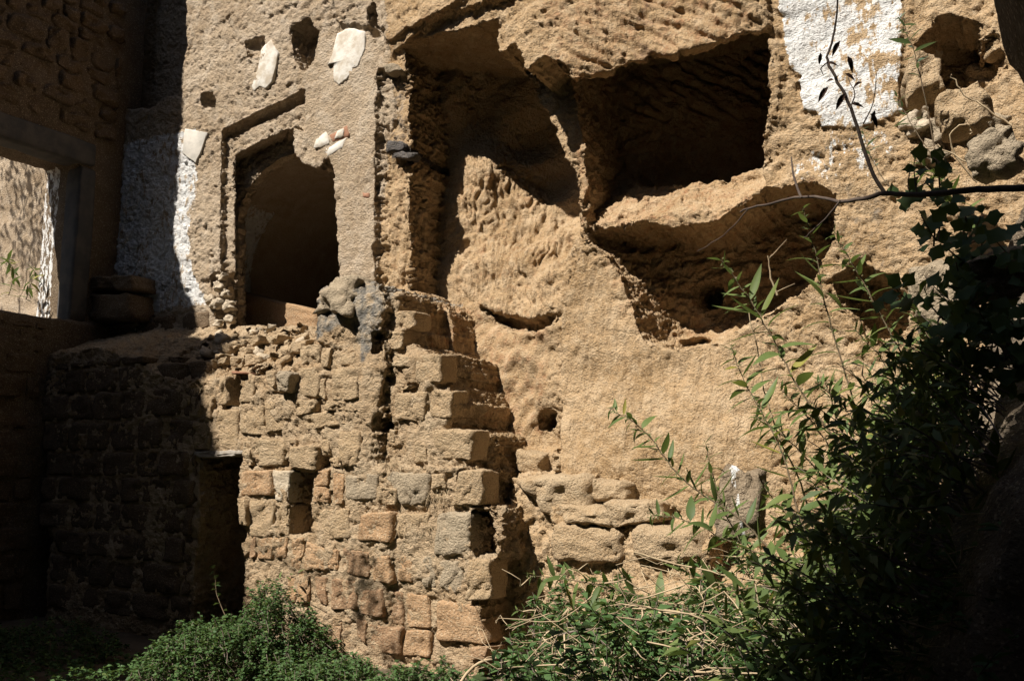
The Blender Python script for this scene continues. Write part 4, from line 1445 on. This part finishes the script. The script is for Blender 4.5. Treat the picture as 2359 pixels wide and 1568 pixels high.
weed([(2180, 480), (2150, 330), (2125, 200), (2095, 90), (2072, 40)], 5.6, 'blue green spurge with a leaf rosette over the white paint edge', 20, 1.2, ('blue',), 'spurges on the upper right rock', .005, False, .55)
weed([(2200, 470), (2120, 455), (2050, 430), (2010, 370), (1985, 300)], 5.3, 'blue green spurge with a curved stem beside the bare twig', 16, 1.0, ('blue',), 'spurges on the upper right rock', .004, False, .7)
weed([(2190, 440), (2140, 350), (2095, 280), (2060, 215)], 5.5, 'small pale spurge below the corner of the white paint', 16, .9, ('blue',), 'spurges on the upper right rock', .004, False, .6)
weed([(2260, 560), (2200, 470), (2160, 410), (2110, 370)], 4.9, 'broad leaved weed at the foot of the spurges', 26, 1.2, ('long3', 'long2'), r=.004, clusters=False)

EXTRA = [((2040, 1300), (1900, 880), 4.2, 'leafy stem just right of the upright weed'), ((1960, 1380), (1760, 1120), 4.0, 'leafy stem before the lower right of the lichen boulder'),
         ((2160, 1400), (1960, 1130), 3.8, 'shaded leafy stem in the heart of the thicket'), ((2240, 1300), (2060, 1010), 3.9, 'leafy stem at the edge of the black shade'),
         ((1840, 1480), (1560, 1290), 4.1, 'leafy stem leaning left over the lowest rock step'), ((1760, 1560), (1400, 1400), 4.3, 'leafy stem low in the sunlit thicket'),
         ((2080, 1560), (1860, 1440), 3.6, 'leafy stem crossing under the thick pale stalk'), ((2280, 1540), (2080, 1330), 3.4, 'leafy stem low in the black corner'),
         ((2130, 1180), (1970, 760), 4.3, 'leafy stem in front of the dark hole in the right wall'), ((2290, 1100), (2130, 760), 3.8, 'leafy stem below the ivy'),
         ((1980, 1540), (1700, 1400), 3.8, 'leafy stem in the bottom middle of the thicket'), ((2000, 1180), (1800, 900), 4.2, 'bushy stem crossing behind the long weed'),
         ((2350, 1250), (2200, 900), 3.5, 'leafy stem against the black bank under the ivy'), ((1620, 1500), (1330, 1480), 4.4, 'leafy stem touching the block wall corner shadow')]
for (a_, b_, d_, lb_) in EXTRA:
    a_, b_ = np.array(a_, float), np.array(b_, float)
    m_ = (a_ + b_) / 2 + np.array([random.uniform(-30, 30), random.uniform(-40, 10)])
    weed([tuple(a_), tuple((a_ + m_) / 2 + RNG.normal(0, 12, 2)), tuple(m_), tuple((m_ + b_) / 2 + RNG.normal(0, 12, 2)), tuple(b_)], d_, lb_, 26, random.uniform(.95, 1.2))

# bare branch across the right side, with its twig
bw = spline(at_dist([(2600, 415), (2370, 432), (2250, 437), (2150, 446), (2090, 449), (2040, 445), (1985, 458), (1930, 464), (1890, 455), (1830, 456), (1760, 472), (1705, 485)], np.linspace(3.2, 3.9, 12)), 4)
branch = thing('bare_branch', bw[0], 'dark bare branch reaching across in front of the rock, a long twig rising from it', 'branch')
v, q = tube(bw, .013, .004, 8, .002)
child('bough', mesh_np('bough', v, q, M_BARK), branch)
for pts, r0 in (([(2038, 446), (2010, 400), (1985, 330), (1960, 250), (1930, 190), (1905, 140), (1912, 110), (1925, 60), (1928, 0), (1926, -80)], .0075),
                ([(1935, 463), (1905, 500), (1880, 522), (1850, 548)], .005), ([(1845, 456), (1828, 405), (1822, 362)], .006),
                ([(1722, 482), (1690, 520), (1640, 560), (1605, 577)], .003), ([(2112, 448), (2105, 400), (2108, 350)], .003),
                ([(1958, 250), (1968, 215), (1952, 180)], .003), ([(1905, 145), (1890, 160), (1898, 175)], .003), ([(1988, 285), (2010, 240), (2018, 170)], .003)):
    v, q = tube(spline(at_dist(pts, np.linspace(3.58, 3.7, len(pts))), 4), r0, r0 * .4, 6, .002)
    child('twig', mesh_np('twig', v, q, M_BARK), branch)
dl = leaf_geo(.05, .008, .6, .5, 0, 4)
M_DEAD = plain('withered_leaf', (0.07, 0.04, 0.03), .9)
LEAVES['dead'] = mesh_np('leaf', dl[0], dl[1], M_DEAD)
for pxy in ((1905, 145), (1890, 122), (1935, 95), (1952, 130), (1945, 170), (1908, 200), (1920, 185), (1960, 240), (1948, 215), (2015, 255), (2005, 262), (1985, 190)):
    p = at_dist([pxy], 3.62)[0]
    add_leaf(branch, 'dead', p, np.array([random.uniform(-1, 1), .2, random.uniform(-1.2, .3)]), np.array([.3, -1, .2]), random.uniform(.8, 1.4), 'withered_leaf')

# pale dry stalks, one by one where they show large
DRYS = [([(2040, 1320), (1930, 1390), (1840, 1470), (1770, 1525), (1700, 1560), (1600, 1600)], 3.9, .011, 'thick pale dry stalk rising to the right through the thicket'),
        ([(1040, 1600), (1090, 1535), (1150, 1512), (1230, 1500), (1350, 1482), (1500, 1440), (1580, 1410)], 4.5, .008, 'long pale stalk bowing down to the bottom edge beside the block wall'),
        ([(1250, 1475), (1330, 1450), (1420, 1442), (1520, 1425)], 4.6, .006, 'short grey pink stalk lying at the block wall corner'),
        ([(1460, 1270), (1560, 1300), (1660, 1320), (1760, 1345), (1830, 1370)], 4.1, .005, 'thin pale stalk lying below the rock steps'),
        ([(1480, 1398), (1600, 1412), (1720, 1440), (1830, 1470)], 4.0, .005, 'pale stalk crossing the thicket above the thick stalk foot'),
        ([(1420, 1530), (1560, 1545), (1680, 1540), (1760, 1500), (1800, 1440)], 3.9, .006, 'bent pale stalk along the bottom of the thicket'),
        ([(1890, 1250), (1855, 1150), (1830, 1080), (1790, 1000), (1762, 900), (1742, 800), (1725, 720)], 4.4, .005, 'straight pale dead stem standing among the weeds'),
        ([(2220, 1270), (2120, 1262), (2040, 1290), (1960, 1340)], 3.7, .007, 'grey stalk with a crooked end in the shade'),
        ([(1790, 680), (1775, 640), (1768, 590)], 4.4, .006, 'white dead stem tip in front of the scooped hollow'),
        ([(2180, 1560), (2160, 1480), (2180, 1420), (2170, 1380)], 3.6, .005, 'crooked dead stem low on the dark bank')]
for pts, d, r, lb in DRYS:
    w = spline(at_dist(pts, d), 4)
    root = thing('dry_stalk', w[0], lb, 'stalk', 'dry stalks in the thicket')
    v, q = tube(w, r, r * .5, 6, .004)
    child('stem', mesh_np('stem', v, q, M_DRY if 'grey' not in lb else M_DRYD), root)
    for k in range(3):
        i = random.randrange(1, len(w) - 1)
        p = w[i]
        d_ = np.array([random.uniform(-1, 1), random.uniform(-.3, .3), random.uniform(-.3, 1)]) * random.uniform(.06, .16)
        v, q = tube([p, p + d_ * .5 + RNG.normal(0, .01, 3), p + d_], r * .4, r * .2, 5)
        child('twig', mesh_np('twig', v, q, M_DRY), root)


# thicket on the ground at the right: too many to count
def sprigs(n, xr, yr, ztop, leaf_l, leaf_w, per, seed, hmin=.2, zbase=None):
    rg = np.random.default_rng(seed)
    lv, lq, st = [], [], []
    o = 0
    for _ in range(n):
        X_, Y_ = rg.uniform(*xr), rg.uniform(*yr)
        zt = ztop(X_, Y_)
        if zt is None or zt < .05:
            continue
        zt *= rg.uniform(.7, 1.08)
        zb = max(0, zt - rg.uniform(hmin, hmin * 1.9)) if zbase is None else zbase
        lean = rg.normal(0, .35, 2) + np.array([-.15, -.2])
        ps = np.array([[X_ + lean[0] * (zz - zt), Y_ + lean[1] * (zz - zt), zz] for zz in np.linspace(zb, zt, 5)])
        ps[:, :2] += rg.normal(0, .012, (5, 2))
        st.append(tube(ps, .0035, .0015, 3))
        for i in range(per):
            t = rg.uniform(.1, 1) ** .7 * 4
            k = min(int(t), 3)
            p = ps[k] + (ps[k + 1] - ps[k]) * (t - k)
            an = rg.uniform(0, 6.28)
            d = np.array([math.cos(an), math.sin(an), rg.uniform(-.3, .6)])
            u = np.array([rg.normal(0, .4), rg.normal(0, .4), 1])
            Fm = frame(d, u)
            l, w_ = leaf_l * rg.uniform(.6, 1.3), leaf_w * rg.uniform(.7, 1.3)
            loc = np.array([[0, 0, 0], [l * .45, -w_, .1 * l], [l, 0, -.12 * l], [l * .45, w_, .1 * l]])
            lv.append(p + loc @ Fm.T)
            lq.append((o, o + 1, o + 2, o + 3))
            o += 4
    v, q = join(st)
    return (np.concatenate(lv), np.array(lq)), (v, q)


def thick_top(X_, Y_):
    e = sstep(-2.75, -2.25, np.array(X_ + .35 * (Y_ + 2.6)))
    n_ = float(perlin(X_ * 1.3, Y_ * 1.3, 0., 140))
    return float(e) * (.90 + .30 * n_ + .22 * (X_ + 1.6)) + .05


lv, st = sprigs(1500, (-2.9, 0.7), (-4.2, -1.1), thick_top, .058, .012, 18, 11)
under = link('undergrowth', mesh_np('undergrowth', lv[0], lv[1], M_BUSH, smooth=False))
under['kind'] = 'stuff'
dst = link('undergrowth_stems', mesh_np('undergrowth_stems', st[0], st[1], M_DRYD))
dst['kind'] = 'stuff'
def bank_sprigs(n, per, leaf_l, leaf_w, seed):
    rg = np.random.default_rng(seed)
    lv, lq, st, o = [], [], [], 0
    for _ in range(n):
        Y_ = rg.uniform(-4.15, -.6)
        Z_ = rg.uniform(.1, 2.25 + .1 * Y_ + .4 * float(perlin(Y_ * 1.3, 2., 3., 160)))
        X_ = -.22 + .10 * max(-Y_ - .5, -.5) + ((Z_ - 1.9) * .5 if Z_ < 1.9 else (Z_ - 1.9) * .3) - .08
        b_ = np.array([X_, Y_, Z_])
        t_ = b_ + np.array([-rg.uniform(.1, .42), rg.normal(-.1, .15), rg.uniform(.0, .38)])
        ps = np.stack([b_ + (t_ - b_) * k / 4 + np.array([0, 0, -.03 * (k / 4) ** 2]) for k in range(5)]) + rg.normal(0, .01, (5, 3))
        st.append(tube(ps, .0035, .0015, 3))
        for i in range(per):
            t = rg.uniform(.1, 1) ** .7 * 4
            k = min(int(t), 3)
            p = ps[k] + (ps[k + 1] - ps[k]) * (t - k)
            Fm = frame(rg.normal(0, 1, 3) + np.array([-.6, -.4, 0]), np.array([rg.normal(0, .5), rg.normal(-.3, .4), 1]))
            l, w_ = leaf_l * rg.uniform(.5, 1.4), leaf_w * rg.uniform(.7, 1.3)
            lv.append(p + np.array([[0, 0, 0], [l * .45, -w_, .1 * l], [l, 0, -.12 * l], [l * .45, w_, .1 * l]]) @ Fm.T)
            lq.append((o, o + 1, o + 2, o + 3))
            o += 4
    return (np.concatenate(lv), np.array(lq)), join(st)


lv, st = bank_sprigs(1100, 14, .075, .011, 12)
bankg = link('bank_undergrowth', mesh_np('bank_undergrowth', lv[0], lv[1], M_LEAF, smooth=False))
bankg['kind'] = 'stuff'
dst = link('bank_stems', mesh_np('bank_stems', st[0], st[1], M_DRYD))
dst['kind'] = 'stuff'
# dead straw lying criss-cross through it
rg = np.random.default_rng(5)
tb = []
for _ in range(560):
    X_, Y_ = rg.uniform(-2.6, .2), rg.uniform(-4.0, -1.4)
    z_ = thick_top(X_, Y_) * rg.uniform(.75, 1.12)
    an = rg.uniform(0, 6.28)
    L = rg.uniform(.12, .5)
    d = np.array([math.cos(an), math.sin(an) * .6, rg.normal(-.08, .25)]) * L
    p = np.array([X_, Y_, z_])
    tb.append(tube(spline([p, p + d * .35 + rg.normal(0, .035, 3), p + d * .7 + rg.normal(0, .035, 3), p + d + rg.normal(0, .03, 3)], 2), rg.uniform(.0018, .0045), .0014, 4))
v, q = join(tb)
straw = link('dry_straw', mesh_np('dry_straw', v, q, M_DRY))
straw['kind'] = 'stuff'


# shrubs at the foot of the block wall
def shrub(cx, cy, rx, ry, hgt, n, label, seed, ll=.036, per=22):
    def top(X_, Y_):
        e = 1 - ((X_ - cx) / rx) ** 2 - ((Y_ - cy) / ry) ** 2
        if e <= 0:
            return None
        return hgt * math.sqrt(e) * (1 + .45 * float(perlin(X_ * 2.2, Y_ * 2.2, .3, seed)))
    lv, st = sprigs(n, (cx - rx, cx + rx), (cy - ry, cy + ry), top, ll, ll * .30, per, seed, .16)
    root = thing('shrub', (cx, cy, 0), label, 'shrub', 'shrubs at the foot of the block wall')
    o = child('foliage', mesh_np('foliage', lv[0], lv[1], M_BUSH, smooth=False), root)
    o['kind'] = 'stuff'
    o = child('twigs', mesh_np('twigs', st[0], st[1], M_DRYD), root)
    o['kind'] = 'stuff'


shrub(-5.62, -1.75, .64, .65, .46, 640, 'sunlit small leaved shrub left of the dark doorway foot', 21)
shrub(-5.40, -1.35, .60, .42, .56, 480, 'taller dense shrub pressed against the block wall under the slot', 22)
shrub(-4.65, -1.60, .60, .45, .26, 330, 'low dark shrub at the bottom of the reddish blocks', 23)
shrub(-3.75, -1.5, .5, .45, .26, 200, 'small shrub at the foot of the block wall corner', 24)
shrub(-7.6, -1.9, .7, .6, .30, 200, 'shaded shrub on the dark ground by the side wall', 25)
lv, st = sprigs(1300, (-9.0, -2.6), (-4.4, -1.6), lambda X_, Y_: .12 + .10 * float(perlin(X_ * 1.5, Y_ * 1.5, .2, 150)), .045, .012, 14, 31, .1)
cover = link('ground_cover', mesh_np('ground_cover', lv[0], lv[1], M_BUSH, smooth=False))
cover['kind'] = 'stuff'
weed([(520, 1420), (500, 1370), (495, 1330), (488, 1290)], 8.3, 'thin creeper shoot with pale leaves in the dark doorway', 14, .8, ('ivy2',), None, .004, False)
weed([(560, 1400), (600, 1360), (650, 1330), (720, 1310)], 7.8, 'slender sprig standing before the lowest blocks', 14, .8, ('long2',), None, .004, False)
weed([(20, 680), (30, 640), (22, 610), (18, 590)], 12.0, 'green weed growing on the sill of the left doorway', 30, 1.5, ('long2', 'long'), None, .006, False, 0)
weed([(60, 690), (68, 660), (80, 630), (75, 615)], 11.9, 'second green weed beside the jamb of the left doorway', 24, 1.3, ('long2', 'long'), None, .006, False, 0)

def crown(name, c, r, n, label, trunk):
    rg = np.random.default_rng(int(abs(c[0]) * 100))
    root = thing(name, trunk[0], label, 'tree')
    vs, qs = [], []
    for _ in range(n):
        d = rg.normal(0, 1, 3)
        p = np.array(c) + d / np.linalg.norm(d) * r * rg.uniform(.2, 1) * np.array([1, 1, .8])
        Fm = frame(rg.normal(0, 1, 3), rg.normal(0, 1, 3))
        L = rg.uniform(.07, .13)
        o = len(vs)
        vs += list(p + np.array([[0, 0, 0], [L * .5, -L * .22, .01], [L, 0, 0], [L * .5, L * .22, .01]]) @ Fm.T)
        qs.append((o, o + 1, o + 2, o + 3))
    o = child('crown', mesh_np('crown', np.array(vs), np.array(qs), M_LEAF, smooth=False), root)
    o['kind'] = 'stuff'
    v, q = tube(spline(trunk, 5), .012 * trunk[0][2] ** 0 * (6 if trunk[0][2] == 0 else 1.2), .008, 7, .01)
    child('trunk', mesh_np('trunk', v, q, M_BARK), root)


crown('yard_tree', (-13.3, -2.3, 8.7), 1.25, 1100, 'leafy tree standing in the next yard beyond the side wall', [(-13.9, -2.6, 0), (-13.8, -2.4, 3.5), (-13.3, -2.3, 8.4)])
crown('hanging_tree', (-6.45, -4.8, 5.8), .40, 85, 'thin leafy bough over the court', [(-9.85, -6.3, 8.0), (-8.4, -5.6, 7.2), (-6.8, -4.85, 5.9)])

# ivy over the dark bank
root_p = at_dist([(2300, 700)], 3.6)[0]
ivy = thing('ivy', root_p, 'dark ivy hanging over the shaded bank at the right edge', 'ivy')
tb = []
for k in range(24):
    a = np.array([random.uniform(2140, 2390), random.uniform(400, 860)])
    pts = [a]
    for _ in range(4):
        a = a + np.array([random.uniform(-45, 25), random.uniform(-60, 35)])
        pts.append(a)
    w = spline(at_dist(pts, np.linspace(4.0, 3.6, 5) - .25 * random.random()), 4)
    tb.append(tube(w, .004, .002, 5))
    for j in range(15):
        i = random.randrange(len(w))
        add_leaf(ivy, random.choice(['ivy', 'ivy2']), w[i] + RNG.normal(0, .025, 3), np.array([random.uniform(-1, .6), random.uniform(-.8, .1), random.uniform(-1, .4)]),
                 np.array([random.uniform(-.8, .2), -1, random.uniform(0, .9)]), random.uniform(.5, .95))
v, q = join(tb)
child('vine', mesh_np('vine', v, q, M_STEM), ivy)

# boulders among the plants
M_LICHEN = rock_mat('lichen_boulder', (0.30, 0.225, 0.15), (0.22, 0.17, 0.12), (0.36, 0.28, 0.19), True, .8)


def boulder(name, pxy, d, size, mat, seed, label, wm=None, group=None):
    c = at_dist([pxy], d)[0]
    me = rock_mesh(name, size, mat, seed, 16, .35)
    if wm is not None:
        co = np.empty(len(me.vertices) * 3, np.float32)
        me.vertices.foreach_get('co', co)
        co = co.reshape(-1, 3)
        m_ = np.zeros((len(co), 4), np.float32)
        m_[:, 0] = wm * sstep(.35, -.1, np.abs(co[:, 0] / size[0] + .25 * co[:, 2] / size[2]))
        at = me.attributes.new('mask', 'FLOAT_COLOR', 'POINT')
        at.data.foreach_set('color', m_.ravel())
    o = link(name, me)
    o.location = c
    o.rotation_euler = (random.uniform(-.2, .2), random.uniform(-.2, .2), random.uniform(-.4, .4))
    return tag(o, label, 'boulder', group)


boulder('boulder', (1705, 1160), 5.3, (.15, .14, .23), M_LICHEN, 2.2, 'grey boulder with a white lichen patch among the weeds', .78)
boulder('boulder', (2175, 690), 4.3, (.15, .14, .17), M_STONE_GREY, 4.1, 'pale topped boulder half in shade on the bank')
boulder('boulder', (2290, 360), 5.3, (.14, .12, .13), M_STONE_GREY, 5.3, 'grey cracked boulder at the right edge under the dark jamb')
boulder('boulder', (2215, 260), 6.2, (.16, .15, .16), M_STONE, 6.7, 'weathered boulder wedged right of the broken cavity')
boulder('boulder', (2120, 190), 6.5, (.12, .16, .17), M_STONE, 7.9, 'squarish tan boulder left of the broken cavity')
boulder('boulder', (2290, 640), 3.9, (.14, .12, .10), M_STONE_GREY, 8.8, 'small pale boulder among the ivy leaves')

RUB = [((2135, 120), .09, 'rubble rock in the left mouth of the broken cavity'), ((2160, 235), .08, 'rubble rock just under the broken cavity, beside the squarish boulder'),
       ((2240, 75), .10, 'rubble rock deep in the shade of the broken cavity'), ((2270, 180), .11, 'rubble rock at the right rim of the broken cavity'),
       ((2110, 285), .09, 'rubble rock nearest the lower corner of the white paint'), ((2180, 300), .10, 'pitted rubble rock lowest in the middle under the broken cavity'),
       ((2260, 300), .12, 'largest rubble rock, right under the wedged boulder'), ((2150, 360), .09, 'rubble rock just above the bare branch'),
       ((2300, 110), .08, 'small rubble rock beside the dark overhanging jamb')]
for i, (pxy, r, lb) in enumerate(RUB):
    q_ = uz([pxy], .1)[0]
    yy = h[np.clip(int((q_[0] - U0) / DV), 0, len(ug) - 1), int((q_[1] - Z0) / DV)]
    tag(put_rock('rubble_rock', pxy, yy + .01, (r * 1.2, r, r), random.choice([M_STONE, M_STONE_GREY, M_STONE_PALE]), 60 + i * 1.3, None, 12), lb, 'rock', 'rubble rocks round the broken cavity')
for i, (pts, lb) in enumerate((([(2330, 290), (2270, 250), (2220, 215), (2190, 170)], 'pale dry vine slanting across the upper right rubble'),
                               ([(2350, 330), (2290, 380), (2220, 370), (2160, 340), (2110, 350)], 'pale dry vine looping above the dark ivy'),
                               ([(2250, 420), (2200, 360), (2190, 310), (2230, 285), (2240, 310)], 'curled dry vine tendril among the rubble rocks'))):
    w = spline(at_dist(pts, 5.4), 5)
    root = thing('dry_vine', w[0], lb, 'vine', 'dry vines on the upper right rock')
    v, q = tube(w, .006, .003, 5, .006)
    child('stem', mesh_np('stem', v, q, M_DRY), root)

# dry grass tufts caught on the masonry
TUFT = [((905, 1072), 'straw coloured grass tuft on the ledge at the middle of the block wall', .16, 40), ((1000, 1145), 'dry tuft below the grey protruding block', .12, 30),
        ((940, 1215), 'small withered tuft rooted in the wall face', .10, 18), ((985, 1220), 'withered tuft beside the grey stone near the right end', .10, 18),
        ((465, 895), 'dry stems on the shelf at the shadow edge', .14, 24), ((655, 950), 'little straw tuft in the joint of the upper blocks', .08, 14)]
for i, (pxy, lb, L, n) in enumerate(TUFT):
    q_ = uz([pxy], YB)[0]
    yy = h[int((q_[0] - U0) / DV), int((q_[1] - Z0) / DV)]
    c = on_y([pxy], yy - .02)[0]
    root = thing('grass_tuft', c, lb, 'grass tuft', 'dry grass tufts on the block wall')
    tb = []
    for _ in range(n):
        p = c + np.array([random.uniform(-.12, .12), random.uniform(-.03, .05), random.uniform(-.02, .02)])
        d = np.array([random.uniform(-.6, .6), random.uniform(-.9, -.1), random.uniform(-.7, .8)]) * L * random.uniform(.5, 1)
        tb.append(tube([p, p + d * .5 + np.array([0, 0, .02]), p + d - np.array([0, 0, .03])], .0022, .0012, 3))
    v, q = join(tb)
    o = child('blades', mesh_np('blades', v, q, M_DRY), root)
    o['kind'] = 'stuff'
#NEXT
